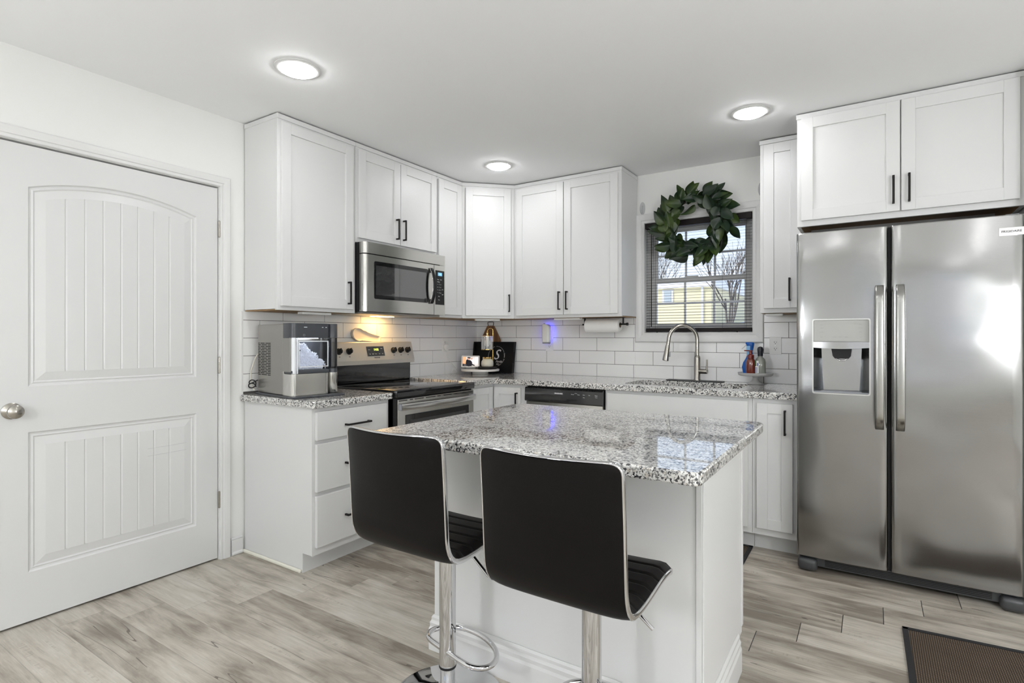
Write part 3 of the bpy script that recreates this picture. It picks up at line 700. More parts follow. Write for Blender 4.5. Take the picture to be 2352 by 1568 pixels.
# ------------------------------------------------------------------ range
def kitchen_range():
    t = thing('kitchen_range', 'freestanding stainless range with a black glass cooktop under the microwave', 'stove', (.36, -1.295, 0))
    y0, y1 = -1.674, -.916; ZC = .908
    b = BM(); b.box(.012, .640, y0, y1, .02, ZC-.030); part('body', b, BLACKP, t)
    b = BM(); b.box(.012, .672, y0-.001, y1+.001, ZC-.046, ZC, .007, None, 3); ct = part('cooktop', b, BLACKG, t, smooth=40)
    ringm = mat('burner_ring_print', (.045, .045, .048), .25)
    for (x, y, r) in ((.22, -1.49, .08), (.22, -1.10, .10), (.50, -1.49, .11), (.50, -1.10, .08)):
        b = BM(); b.lathe([(r, ZC+.0002), (r, ZC+.0006), (r+.003, ZC+.0006), (r+.003, ZC+.0002)], (x, y, 0), 48, caps=False); part('burner_ring', b, ringm, ct)
    # backguard
    b = BM(); b.box(.012, .060, y0+.004, y1-.004, ZC, 1.150, .004); bk = part('backguard', b, BLACKG, t)
    b = BM(); P = [(.012, 1.188), (.062, 1.188), (.066, 1.184), (.100, 1.062), (.100, 1.034), (.012, 1.034)]
    b.prism([(y0, 0), ], 0, 0, FS) if False else None
    vs = [FS(y, p[0], p[1]) for y in (y0+.002, y1-.002) for p in P]; n = len(P)
    b._new(vs, [tuple(range(n)), tuple(range(2*n-1, n-1, -1))]+[(i, (i+1) % n, n+(i+1) % n, n+i) for i in range(n)])
    pn = part('control_panel', b, mat('panel_stainless', (.60, .57, .51), .42, .55), t)
    # sloped frame of the panel face
    d = Vector((.034, 0, -.122)).normalized(); nn = Vector((.122, 0, .034)).normalized(); o0 = Vector((.066, 0, 1.184))
    FP = lambda a, bb, c: o0+Vector((0, 1, 0))*a+nn*bb-d*(c)          # c up the slope (negative downwards)
    b = BM(); b.box(-1.372, -1.212, .0, .0025, -.098, -.028, .001, FP); ds = part('display', b, BLACKG, pn)
    text('11:22', .020, FP, -1.287, .003, -.052, emis('clock_digits', (.75, .95, .12), 2.2), ds, 'clock_digits', bold=.0006)
    for (s, a, c) in (('Bake', -1.350, -.083), ('Broil', -1.322, -.083), ('Clean', -1.294, -.083), ('Start', -1.262, -.083), ('Off', -1.233, -.083), ('Cook', -1.352, -.052), ('Timer', -1.236, -.045)):
        text(s, .0072, FP, a, .003, c, PRINT, ds, 'button_label')
    text('FRIGIDAIRE', .0105, FP, -1.288, .0006, -.110, DPRINT, pn, 'brand_lettering', bold=.0002)
    for y in (-1.612, -1.528, -1.121, -1.050, -.978):
        k = BM()
        def FK(a, bb, c, y=y): return FP(y+a, bb, -.060+c)
        k.lathe([(0, 0), (.022, 0), (.022, .006), (.017, .008), (.015, .026), (.013, .028), (0, .028)], (0, 0, 0), 26, 'y', FK)
        k.box(-.0042, .0042, .006, .034, -.0165, .0165, .002, FK)
        kk = part('knob', k, BLACKP, pn, smooth=35)
        m = BM(); m.box(y-.006, y+.006, .0004, .0009, -.100, -.092, 0, FP); part('knob_print', m, mat('knob_print', (.25, .24, .22), .5) if 'knob_print' not in bpy.data.materials else bpy.data.materials['knob_print'], pn)
    # oven door
    x0 = .640
    b = BM(); b.box(x0, x0+.030, y0+.010, y1-.010, .175, ZC-.054, .004); od = part('oven_door', b, STEEL, t)
    for (a, c) in ((-1.655, -1.585), (-1.562, -1.535), (-1.52, -1.44), (-1.42, -1.33), (-1.31, -1.28), (-1.25, -1.17), (-1.14, -1.11), (-1.05, -.94)):
        b = BM(); b.box(x0+.0295, x0+.0308, a, c, ZC-.066, ZC-.061); part('vent_slot', b, GASK, od)
    b = BM(); b.box(x0+.028, x0+.0315, -1.600, -.985, .33, .757, .004); w = part('oven_window', b, BLACKG, od)
    b = BM(); b.box(x0+.0312, x0+.0318, -1.565, -1.02, .36, .722, .003); part('inner_window', b, mat('oven_mesh', (.05, .05, .052), .3), w)
    # bowed flat handle
    b = BM(); n = 24
    def hf(u, v):
        y = -1.655+(.72)*u; bow = .030+.030*math.sin(math.pi*u)**.8; z = ZC-.100
        a = 2*math.pi*v; return Vector((x0+.030+bow-.010+.008*math.cos(a), y, z+.019*math.sin(a)))
    b.grid(hf, n, 16); part('door_handle', b, mat('handle_steel', (.66, .655, .64), .22, 1), od, smooth=60)
    b = BM(); b.box(x0+.028, x0+.052, -1.655, -1.635, ZC-.118, ZC-.083, .003); b.box(x0+.028, x0+.052, -.955, -.936, ZC-.118, ZC-.083, .003); part('handle_mount', b, GREYP, od)
    b = BM(); b.box(x0, x0+.028, y0+.010, y1-.010, .05, .168, .004); part('storage_drawer', b, STEEL, t)
    b = BM(); b.box(.60, .668, y0-.0, y0+.006, .05, ZC-.05); part('side_edge', b, GASK, t)
kitchen_range()
# spoon rest
def spoon_rest():
    th = R(14); t = thing('spoon_rest', 'cream ceramic spoon rest leaning on the tiles on top of the range', 'spoon rest', (.036, -1.33, 1.189))
    out = []
    for i in range(25):
        a = R(40)+R(250)*i/24; out.append((-.075+.054*math.cos(a), .052+.046*math.sin(a)))
    out += [(-.025, .007), (.010, .0035), (.045, .0005), (.115, .0005), (.122, .006), (.124, .036), (.118, .040), (.060, .052), (.010, .066), (-.010, .078)]
    out = out[::-1]
    Ft = lambda a, bb, c: Vector((.028+bb-c*.16+.004, -1.33+a, 1.189+c))
    N = len(out); cx, cz = sum(p[0] for p in out)/N, sum(p[1] for p in out)/N
    b = BM(); rings = []
    for s, h in ((.97, -.006), (1, 0), (1.0, .012), (.95, .013), (.90, .003), (.70, -.001), (.3, -.002)):
        rings.append([b.b.verts.new(Ft(cx+(p[0]-cx)*s if s < 1 else p[0], h+.006, cz+(p[1]-cz)*s if s < 1 else p[1])) for p in out])
    for A, B in zip(rings, rings[1:]):
        for i in range(N): j = (i+1) % N; b.b.faces.new((A[i], A[j], B[j], B[i]))
    b.b.faces.new(rings[0]); b.b.faces.new(rings[-1])
    part('dish', b, mat('cream_ceramic', (.74, .68, .60), .3), t, smooth=40)
spoon_rest()

# ------------------------------------------------------------------ microwave
def microwave():
    t = thing('microwave', 'over-the-range stainless microwave with a black window', 'microwave', (.2, -1.295, 1.376))
    y0, y1 = -1.674, -.917; z0, z1 = 1.382, 1.812
    b = BM(); b.box(.012, .352, y0, y1, z0, z1, .002); part('body', b, BLACKP, t)
    b = BM(); b.box(.04, .36, y0+.01, y1-.01, z0-.014, z0-.0005, .004); bt = part('bottom_vent', b, mat('vent_aluminium', (.35, .33, .30), .35, .8), t)
    b = BM(); b.box(.07, .13, -1.33, -1.16, z0-.0165, z0-.0145); part('cooktop_lamp', b, emis('warm_lamp', (1, .60, .20), 36), bt)
    def shell(ya, yb, za, zb, name, parent, lcurve=True, rcurve=False):
        b = BM(); pts = []
        xo = .400
        if lcurve: pts += [(.352, ya), (.352+.026, ya)]+[(.378+.022*math.sin(R(a)), ya+.030*(1-math.cos(R(a)))) for a in range(10, 91, 10)]
        else: pts += [(.352, ya), (xo, ya)]
        pts += [(xo, yb), (.352, yb)]
        b.prism(pts, za, zb, lambda a, h, c: Vector((a, c, h))); return part(name, b, STEEL, parent, smooth=30)
    shell(y0, y1, 1.742, z1, 'top_vent_panel', t)
    dr = shell(y0, -1.038, z0, 1.736, 'door', t)
    b = BM(); F = FR((0.4, 0, 0), (0, 1, 0), (1, 0, 0))
    b.prism(round_poly([(-1.598, 1.462), (-1.100, 1.462), (-1.100, 1.698), (-1.598, 1.698)], .014, 5), .0002, .0016, F); wd = part('window', b, BLACKG, dr)
    b = BM(); b.prism(round_poly([(-1.585, 1.487), (-1.118, 1.487), (-1.118, 1.672), (-1.585, 1.672)], .004, 3), .0016, .0018, F); part('window_mesh', b, mat('microwave_mesh', (.05, .05, .052), .10, Coat_Weight=1.0, Coat_IOR=2.1, Coat_Roughness=.01), wd)
    cp = shell(-1.034, y1, z0, 1.736, 'control_panel', t, False)
    b = BM(); b.box(-1.020, -.926, 0, .002, 1.455, 1.700, .002, F); kp = part('keypad', b, BLACKP, cp)
    b = BM(); b.box(-.996, -.952, .002, .0026, 1.662, 1.686, 0, F); part('display', b, emis('display_blue', (.16, .38, .55), .8), kp)
    text('1:22', .016, F, -.974, .003, 1.674, emis('display_digits', (.5, .85, 1), 1.5), kp, 'display_digits')
    for r in range(4):
        for c in range(3):
            s = ('123', '456', '789', '*0#')[r][c]
            text(s, .011, F, -1.000+c*.017, .0022, 1.600-r*.020, PRINT, kp, 'key_label')
    for (s, a, c) in (('Time', -.995, 1.635), ('Cook', -.965, 1.635), ('Defrost', -.990, 1.618), ('Start', -.985, 1.515), ('Stop', -.985, 1.490), ('Fan', -.945, 1.565), ('Light', -.945, 1.53)):
        text(s, .0085, F, a, .0022, c, PRINT, kp, 'key_label')
    b = BM()
    def hf(u, v):
        z = 1.458+.250*u; bow = .012+.030*math.sin(math.pi*u)**.7; a = 2*math.pi*v
        return F(-1.072+.013*math.cos(a), bow+.009*math.sin(a)-.004, z)
    b.grid(hf, 24, 14); b.box(-1.084, -1.060, .0, .016, 1.458, 1.490, .004, F); b.box(-1.084, -1.060, .0, .016, 1.676, 1.708, .004, F); hh = part('door_handle', b, BLACKP, dr, smooth=50)
    b = BM(); b.grid(lambda u, v: F(-1.0865+.0022*math.cos(2*math.pi*v), .006+.030*math.sin(math.pi*u)**.7+.0022*math.sin(2*math.pi*v), 1.462+.242*u), 20, 8); part('handle_trim', b, CHROME, hh, smooth=60)
microwave()

# ------------------------------------------------------------------ dishwasher
t = thing('dishwasher', 'stainless dishwasher with a black control strip left of the sink cabinet', 'dishwasher', (1.22, -.35, 0))
b = BM(); b.box(.916, 1.522, .02, .600, .10, .872, 0, FB); b.box(.93, 1.51, .02, .55, 0, .10, 0, FB); part('body', b, BLACKP, t)
b = BM(); b.box(.920, 1.516, .600, .630, .115, .765, .003, FB); part('door', b, STEEL, t)
b = BM(); pts = [(.600, .766), (.640, .766), (.648, .772), (.644, .856), (.636, .866), (.600, .866)]
vs = [FB(a, p[0], p[1]) for a in (.917, 1.519) for p in pts]; n = 6
b._new(vs, [tuple(range(n)), tuple(range(2*n-1, n-1, -1))]+[(i, (i+1) % n, n+(i+1) % n, n+i) for i in range(n)])
cs = part('control_strip', b, BLACKG, t)
b = BM(); b.box(1.13, 1.27, .6475, .6492, .774, .786, .001, FB); part('pocket_handle', b, GASK, cs)
text('FRIGIDAIRE', .0125, FB, 1.192, .6472, .832, PRINT, cs, 'brand_lettering', bold=.0003)
for (s, a, c, z) in (('Normal', 1.300, .832, .007), ('Heavy', 1.345, .832, .007), ('Rinse', 1.385, .832, .007), ('Dry', 1.425, .832, .007), ('Start', 1.475, .832, .010), ('Cancel', 1.475, .820, .006), ('Delay', 1.385, .815, .006), ('Hi-Temp', 1.325, .840, .005)):
    text(s, z, FB, a, .6474, c, PRINT, cs, 'button_label')

# ------------------------------------------------------------------ fridge
def fridge():
    t = thing('refrigerator', 'large stainless side-by-side refrigerator with an ice and water dispenser', 'refrigerator', (3.12, -.4, 0))
    F = FB
    b = BM(); b.box(2.676, 3.562, .04, .690, .03, 1.752, .003, F); part('body', b, mat('fridge_side_grey', (.12, .12, .125), .45), t)
    def door(a0, a1, hole=None):
        b = BM(); Z0, Z1 = .078, 1.764; yb = .700; 
        na = 16
        def front(a):
            u = (a-a0)/(a1-a0); e = min(a-a0, a1-a); r = .016
            return .758+.006*math.sin(math.pi*u)-(r-math.sqrt(max(0, r*r-(r-min(e, r))**2)) if e < r else 0)
        aa = [a0, a0+.002, a0+.005, a0+.009, a0+.016]+[a0+.016+(a1-a0-.032)*i/na for i in range(1, na)]+[a1-.016, a1-.009, a1-.005, a1-.002, a1]
        if hole: aa = sorted(set(aa+[hole[0], hole[1]])); aa = [x for x in aa if not (min(abs(x-hole[0]), abs(x-hole[1])) < .006 and x not in hole[:2])]
        zz = [Z0, Z0+.004, Z1-.004, Z1] if not hole else [Z0, Z0+.004, hole[2], hole[3], Z1-.004, Z1]
        g = {}
        for i, a in enumerate(aa):
            for j, z in enumerate(zz):
                ins = .003 if j in (0, len(zz)-1) else 0
                g[i, j] = b.b.verts.new(F(a, front(a)-ins, z))
        for i in range(len(aa)-1):
            for j in range(len(zz)-1):
                if hole and aa[i] >= hole[0]-1e-6 and aa[i+1] <= hole[1]+1e-6 and zz[j] == hole[2]: continue
                b.b.faces.new((g[i, j], g[i+1, j], g[i+1, j+1], g[i, j+1]))
        bk = {}
        for i, a in enumerate(aa): 
            for j in (0, len(zz)-1): bk[i, j] = b.b.verts.new(F(a, yb, zz[j]))
        L = len(zz)-1
        for i in range(len(aa)-1):
            b.b.faces.new((g[i, L], g[i+1, L], bk[i+1, L], bk[i, L])); b.b.faces.new((bk[i, 0], bk[i+1, 0], g[i+1, 0], g[i, 0]))
        for i in (0, len(aa)-1):
            b.b.faces.new([g[i, j] for j in range(L+1)]+[bk[i, L], bk[i, 0]])
        b.b.faces.new([bk[0, 0], bk[0, L], bk[len(aa)-1, L], bk[len(aa)-1, 0]])
        return part('door', b, STEELF, t, smooth=25)
    HL, HR, HB_, HT = 2.748, 2.996, .934, 1.312
    d1 = door(2.671, 3.070, (HL, HR, HB_, HT)); d2 = door(3.081, 3.566)
    b = BM(); b.box(3.068, 3.083, .69, .735, .08, 1.760, 0, F); part('door_gasket', b, GASK, t)
    # dispenser
    b = BM(); yo = .766
    ro = round_poly([(HL-.003, HB_-.003), (HR+.003, HB_-.003), (HR+.003, HT+.003), (HL-.003, HT+.003)], .012, 5); ri = round_poly([(HL+.003, HB_+.003), (HR-.003, HB_+.003), (HR-.003, HT-.003), (HL+.003, HT-.003)], .009, 5)
    A = [b.b.verts.new(F(p[0], yo, p[1])) for p in ro]; B = [b.b.verts.new(F(p[0], yo, p[1])) for p in ri]; A2 = [b.b.verts.new(F(p[0], yo-.012, p[1])) for p in ro]; B2 = [b.b.verts.new(F(p[0], yo-.012, p[1])) for p in ri]
    for P_, Q_ in ((A, B), (A, A2), (B, B2), (A2, B2)):
        for i in range(len(P_)): j = (i+1) % len(P_); b.b.faces.new((P_[i], P_[j], Q_[j], Q_[i]))
    dp = part('dispenser', b, ALU, d1)
    b = BM(); b.box(HL+.002, HR-.002, .735, .764, 1.196, HT-.002, .004, F); cpn = part('dispenser_panel', b, mat('dispenser_panel_grey', (.42, .42, .40), .4, .2), d1)
    for (s, a, c) in (('Water', 2.787, 1.285), ('Cubed', 2.787, 1.268), ('Crushed', 2.787, 1.248), ('Light', 2.787, 1.222), ('Filter', 2.957, 1.285), ('Freezer', 2.957, 1.268), ('Fridge', 2.957, 1.248), ('Lock', 2.957, 1.222), ('Energy', 2.845, 1.222), ('Reset', 2.870, 1.222), ('Alarm', 2.897, 1.222)):
        text(s, .0055, F, a, .7645, c, mat('soft_print', (.30, .30, .30), .6) if 'soft_print' not in bpy.data.materials else bpy.data.materials['soft_print'], cpn, 'button_label')
    b = BM(); b.grid(lambda u, v: F(HL+.003+(HR-HL-.006)*u, .764+.006*math.sin(math.pi*u), 1.168+.029*v-.006*math.sin(math.pi*u)*(1-v)), 16, 2); b.box(HL+.003, HR-.003, .70, .762, 1.172, 1.196, .002, F); part('dispenser_lip', b, CHROME if False else mat('lip_grey', (.40, .40, .395), .18, .8), d1, smooth=40)
    b = BM()   # concave recess
    def rec(u, v):
        a = HL+.003+(HR-HL-.006)*u; dep = .095*(1-abs(2*u-1)**3.2); return F(a, .760-dep*(1-.18*(1-v))-.002, HB_+.006+(1.19-HB_-.006)*v)
    b.grid(rec, 28, 6)
    part('recess', b, steel('recess_steel', (.33, .34, .35), .14, 'v', .02), d1, smooth=60)
    b = BM(); b.box(HL+.003, HR-.003, .668, .758, HB_+.003, HB_+.010, .002, F)
    for i in range(7): b.box(HL+.035, HR-.035, .690+i*.009, .694+i*.009, HB_+.010, HB_+.012, 0, F)
    part('drip_tray', b, GREYP, d1)
    b = BM(); pts = [(2.825, 1.185), (2.922, 1.185), (2.915, 1.125), (2.905, 1.112), (2.845, 1.112), (2.835, 1.125)]
    b.prism([(p[0], p[1]) for p in pts], .672, .725, F); pd_ = part('paddle_housing', b, BLACKP, d1)
    b = BM(); b.box(2.868, 2.873, .724, .732, 1.165, 1.185, .001, F); part('water_nozzle', b, WHITEP, pd_)
    b = BM(); b.tube([F(2.850, .722, 1.112), F(2.862, .728, 1.104), F(2.875, .730, 1.102), F(2.888, .728, 1.104), F(2.900, .722, 1.112)], .003, 8); part('paddle_wire', b, CHROME, pd_, smooth=60)
    # handles
    for d, c in ((d1, 3.035), (d2, 3.118)):
        b = BM()
        def hf(u, v, c=c):
            z = .772+.702*u; k = min(1, min(u, 1-u)/.10); bow = .020+.040*math.sin(math.pi/2*k)**.8*(1 if k < 1 else 1); a = 2*math.pi*v
            ca, sa = math.cos(a), math.sin(a); w_ = .0195*(abs(ca)**.5)*(1 if ca > 0 else -1); t_ = .010*(abs(sa)**.7)*(1 if sa > 0 else -1)
            bow += .010*math.sin(math.pi*u)
            return F(c+w_*(.92+.08*math.sin(math.pi*u)), .755+bow+t_, z)
        b.grid(hf, 40, 20)
        for zc in (.772, 1.474): b.box(c-.017, c+.017, .752, .784, zc-.001 if zc < 1 else zc-.022, zc+.022 if zc < 1 else zc+.001, .004, F)
        part('handle', b, mat('handle_brushed', (.40, .398, .38), .24, 1) if 'handle_brushed' not in bpy.data.materials else bpy.data.materials['handle_brushed'], d, smooth=50)
    b = BM(); b.prism(round_poly([(3.478, 1.672), (3.562, 1.672), (3.562, 1.706), (3.478, 1.706)], .003, 3), .7600, .7640, F); bg_ = part('badge', b, ALU, d2)
    text('FRIGIDAIRE', .0135, F, 3.520, .7642, 1.689, DPRINT, bg_, 'brand_lettering', bold=.0003)
    # base grille and feet
    b = BM(); b.box(2.690, 3.560, .60, .722, .022, .074, .006, F); DKG = mat('dark_grey_plastic', (.055, .057, .06), .35); gr = part('base_grille', b, DKG, t)
    b = BM()
    for i in range(5): b.box(2.80, 3.46, .7215, .7232, .032+i*.0075, .0365+i*.0075, 0, F)
    part('grille_slots', b, GASK, gr)
    for c in (2.722, 3.530):
        b = BM(); b.box(c-.046, c+.046, .60, .765, .004, .068, .022, F, 5); part('roller_foot', b, DKG, t, smooth=50)
    b = BM(); b.box(2.70, 2.75, .66, .75, 1.7525, 1.768, .004, F); b.box(3.50, 3.55, .66, .75, 1.7525, 1.768, .004, F); part('hinge_cover', b, GREYP, t)
fridge()
# ------------------------------------------------------------------ island
IT = .897
t = thing('kitchen_island', 'white kitchen island cabinet in the middle of the floor', 'kitchen island', (2.08, -2.06, 0))
b = BM(); b.box(1.567, 2.590, -2.362, -1.775, .102, IT-.034, .001); b.box(1.567, 2.590, -2.362, -1.850, 0, .102); part('body', b, CAB, t)
for bx in ((2.5902, 2.5955, -2.362, -2.345), (2.5902, 2.5955, -1.80, -1.777), (2.574, 2.5905, -2.3665, -2.3625)):
    b = BM(); b.box(*bx, .134, IT-.035, .001); part('corner_strip', b, CAB, t)
def bb(pts):
    b = BM(); prof = [(0, 0), (.016, 0), (.016, .082), (.012, .092), (.013, .106), (.008, .116), (.008, .126), (.003, .134), (0, .134)]
    rings = []
    for i, p in enumerate(pts):
        p = Vector(p); 
        dirs = []
        if i > 0: dirs.append((p-Vector(pts[i-1])).normalized())
        if i < len(pts)-1: dirs.append((Vector(pts[i+1])-p).normalized())
        ns = [Vector((d.y, -d.x)) for d in dirs]; m = sum(ns, Vector((0, 0))); m = m/(1+ns[0].dot(ns[-1])) if len(ns) > 1 else ns[0]
        rings.append([b.b.verts.new((p.x+m.x*d, p.y+m.y*d, z)) for d, z in prof])
    for A, B in zip(rings, rings[1:]):
        for k in range(len(prof)): l = (k+1) % len(prof); b.b.faces.new((A[k], A[l], B[l], B[k]))
    b.b.faces.new(rings[0]); b.b.faces.new(rings[-1]); return b
part('baseboard', bb([(1.567, -1.86), (1.567, -2.3625), (2.5905, -2.3625), (2.5905, -1.86)]), TRIM, t)
FI = FR((0, -1.775, 0), (-1, 0, 0), (0, 1, 0))
for a0, a1, h in ((-2.575, -2.25, -2.285), (-2.24, -1.915, -1.95), (-1.905, -1.58, -1.87)): shaker(FI, a0, a1, .125, .845, 0, t, hd=(h, .74))
b = worktop_mesh(round_poly([(1.548, -2.666), (2.662, -2.666), (2.662, -1.714), (1.548, -1.714)], [.03, .03, .05, .05], 6), IT-.033, IT)
tag(part('worktop', b, GRANITE), 'speckled granite slab on the kitchen island behind the stools', 'countertop')

# ------------------------------------------------------------------ bar stools
SEATM = LEATH
def make_stool():
    t = thing('bar_stool', '', 'bar stool', (0, 0, 0)); prof = []
    # side profile: local y forward, z up. top of back -> bend -> seat front
    P = [(-.255, .940), (-.252, .90), (-.246, .82), (-.241, .74), (-.237, .67), (-.232, .625), (-.218, .592), (-.196, .573), (-.160, .566), (-.11, .567), (-.05, .573), (.01, .579), (.06, .580), (.10, .574), (.125, .562)]
    pts = [Vector((0, y, z)) for y, z in P]
    L = [0]
    for a, c in zip(pts, pts[1:]): L.append(L[-1]+(c-a).length)
    T = L[-1]
    def cr(s):
        s *= T
        for i in range(len(L)-1):
            if s <= L[i+1] or i == len(L)-2: break
        f = (s-L[i])/(L[i+1]-L[i]); p0 = pts[max(i-1, 0)]; p1 = pts[i]; p2 = pts[i+1]; p3 = pts[min(i+2, len(pts)-1)]
        return .5*((2*p1)+(p2-p0)*f+(2*p0-5*p1+4*p2-p3)*f*f+(3*p1-p0-3*p2+p3)*f*f*f)
    def nrm(s):
        d = cr(min(1, s+.01))-cr(max(0, s-.01)); return Vector((0, -d.z, d.y)).normalized()*-1     # towards sitter
    sgn = 1 if nrm(.2).y > 0 else -1
    W_ = .195; rc = .034
    def half(s):
        e = min(s, 1-s)*T
        return W_ if e >= rc else W_-rc+math.sqrt(max(0, rc*rc-(rc-e)**2))
    def bow(s, u):
        back = max(0, min(1, (.55-s)/.35)); seat = max(0, min(1, (s-.6)/.3)); return -(1-u*u)*(.030*back+.006*seat)
    def S(s, u, off):
        h = half(s); e = sgn*bow(s, u*h/W_); p = cr(s); n = nrm(s); return Vector((u*h, 0, 0))+p+n*(off+e)
    ns, nu = 96, 18
    sm = [i/ns for i in range(ns+1)]
    def ss(u): return .5-.5*math.cos(math.pi*u)
    b = BM(); b.grid(lambda u, v: S(.0015+.997*u, 2*v-1, sgn*(-.013)*(1-abs(2*v-1)**8*.5)), ns, nu); part('outer_shell', b, SEATM, t, local=True, smooth=180, recalc=False)
    def chan(s):
        q = (s*T/.052) % 1.0; return 1-.9*math.exp(-((min(q, 1-q))/.06)**2)
    b = BM()
    def inner(u, v):
        s = .0015+.997*u; w = 2*v-1; e = min(1, min(s, 1-s)*T/.02)*min(1, (1-abs(w))/.10+.0)
        puff = .012+.012*chan(s)*min(1, (1-abs(w))/.16)**.5*min(1, min(s, 1-s)*T/.025) ; return S(s, w, sgn*(puff*max(.0, min(1, e+.55))))
    b.grid(inner, 230, 22); part('cushion', b, SEATM, t, local=True, smooth=180, recalc=False)
    # rim
    path = []
    N1 = 60
    for i in range(N1+1): path.append(S(ss(i/N1), 1, 0))
    for i in range(1, 14): path.append(S(1, 1-2*i/14, 0))
    for i in range(N1+1): path.append(S(1-ss(i/N1), -1, 0))
    for i in range(1, 14): path.append(S(0, -1+2*i/14, 0))
    cl = [path[0]]
    for p in path[1:]:
        if (p-cl[-1]).length > .002: cl.append(p)
    if (cl[0]-cl[-1]).length < .002: cl.pop()
    b = BM(); N = len(cl); rings = []
    for i, p in enumerate(cl):
        tt = (cl[(i+1) % N]-cl[i-1]).normalized()
        # outward direction in shell surface, and shell normal
        cen = Vector((0, -.12, .66)); 
        s_guess = min((k/60 for k in range(61)), key=lambda q: abs((cr(q)-Vector((0, p.y, p.z))).length))
        nn = nrm(s_guess)*sgn; nn = (nn-tt*nn.dot(tt)).normalized(); o_ = tt.cross(nn).normalized()
        rings.append([b.b.verts.new(p+nn*(.0085*math.cos(a))+o_*(.0036*math.sin(a))) for a in [2*math.pi*k/12 for k in range(12)]])
    for i in range(N):
        A, B = rings[i], rings[(i+1) % N]
        for k in range(12): b.b.faces.new((A[k], A[(k+1) % 12], B[(k+1) % 12], B[k]))
    part('chrome_rim', b, CHROME, t, local=True, smooth=180)
    b = BM(); b.box(-.09, .09, -.09, .09, .535, .553, .004); b.lathe([(0, .50), (.034, .50), (.040, .535), (0, .535)], n=28); part('seat_plate', b, BLACKP, t, local=True, smooth=40)
    b = BM(); b.lathe([(0, .112), (.0275, .112), (.0280, .118), (.0280, .502), (0, .502)], n=36); part('pole', b, CHROME, t, local=True, smooth=40)
    b = BM(); b.lathe([(.0278, .108), (.0292, .110), (.0292, .115), (.0278, .117)], n=36, caps=False); part('pole_ring', b, BLACKP, t, local=True, smooth=60)
    b = BM(); b.lathe([(0, .045), (.0245, .045), (.0245, .112), (0, .112)], n=36); part('gas_lift', b, CHROME, t, local=True, smooth=40)
    b = BM(); pr = [(0, .0), (.180, .0), (.186, .004), (.186, .008), (.17, .013), (.12, .021), (.07, .031), (.045, .039), (.034, .044), (.032, .052), (.0, .053)]
    b.lathe(pr, n=72); part('base', b, CHROME, t, local=True, smooth=50)
    b = BM(); b.tube([(.030, .0, .545), (.085, -.003, .527), (.105, -.005, .512), (.182, -.016, .462)], [.0035, .0035, .0055, .0055], 12); part('height_lever', b, CHROME, t, local=True, smooth=60)
    b = BM(); pts2 = []; z = .168; a0 = R(-14); cc, sn = math.cos(a0), math.sin(a0)
    def rot(x, y): return (x*cc-y*sn, x*sn+y*cc, z)
    raw = [(-.10, .002), (-.03, .0), (.04, .0), (.11, .002)]
    raw += [(.145, .012), (.168, .035), (.172, .065), (.155, .100), (.120, .128), (.075, .146), (.025, .154), (-.025, .152), (-.075, .140), (-.115, .115), (-.140, .082), (-.148, .048), (-.135, .018)]
    sm_ = []
    Nn = len(raw)
    for i in range(Nn):
        p0, p1, p2, p3 = [Vector(raw[(i+k) % Nn]) for k in (-1, 0, 1, 2)]
        for f in (0, .25, .5, .75): q = .5*((2*p1)+(p2-p0)*f+(2*p0-5*p1+4*p2-p3)*f*f+(3*p1-p0-3*p2+p3)*f*f*f); sm_.append(rot(q.x*.95+.008, q.y*.95-.012))
    b.tube(sm_, .0092, 14, True); part('footrest', b, CHROME, t, local=True, smooth=180)
    return t
def copy_tree(o, parent=None):
    c = o.copy(); C.objects.link(c)
    if parent is not None: c.parent = parent
    for ch in list(o.children): copy_tree(ch, c)
    return c
st = make_stool(); st2 = copy_tree(st)
st.location = (1.803, -2.565, 0); st['label'] = 'black leather bar stool with chrome rim nearer the drawer cabinet'; st['group'] = 'bar stools at the island'
st2.location = (2.346, -2.59, 0); st2['label'] = 'black leather bar stool with chrome rim nearer the refrigerator'; st2['group'] = 'bar stools at the island'

# ------------------------------------------------------------------ ceiling lights
LGLOW = emis('lamp_lens', (.985, .99, 1.0), LAMP)
def ceiling_light(x, y, label):
    t = thing('ceiling_light', label, 'ceiling light', (x, y, CZ), group='recessed ceiling lights')
    b = BM(); b.lathe([(.078, CZ-.0005), (.101, CZ-.0005), (.101, CZ-.003), (.096, CZ-.006), (.082, CZ-.007), (.078, CZ-.004)], (x, y, 0), 48, caps=False)
    bm = b.b; part('trim_ring', b, TRIM, t, smooth=40)
    b = BM(); b.lathe([(.0, CZ-.024), (.03, CZ-.0235), (.055, CZ-.020), (.070, CZ-.014), (.0775, CZ-.0065), (.0775, CZ-.001), (0, CZ-.001)], (x, y, 0), 48); part('lens', b, LGLOW, t, smooth=40)
for x, y, l in ((.822, -2.445, 'round recessed ceiling light nearest the door'), (.787, -.788, 'round recessed ceiling light over the corner cabinets'), (2.452, -.803, 'round recessed ceiling light near the refrigerator'),
                (2.45, -2.45, 'round recessed ceiling light added out of view above the island'), (4.2, -2.3, 'round recessed ceiling light added out of view by the right wall'), (.82, -4.3, 'round recessed ceiling light added out of view in the left of the rear room'), (2.6, -4.9, 'round recessed ceiling light added out of view in the middle of the rear room'), (4.2, -4.6, 'round recessed ceiling light added out of view in the right of the rear room'), (1.6, -6.4, 'round recessed ceiling light added out of view by the rear window'), (3.9, -6.4, 'round recessed ceiling light added out of view by the large rear window')):  # this row is out of view, added to light the kitchen
    ceiling_light(x, y, l)

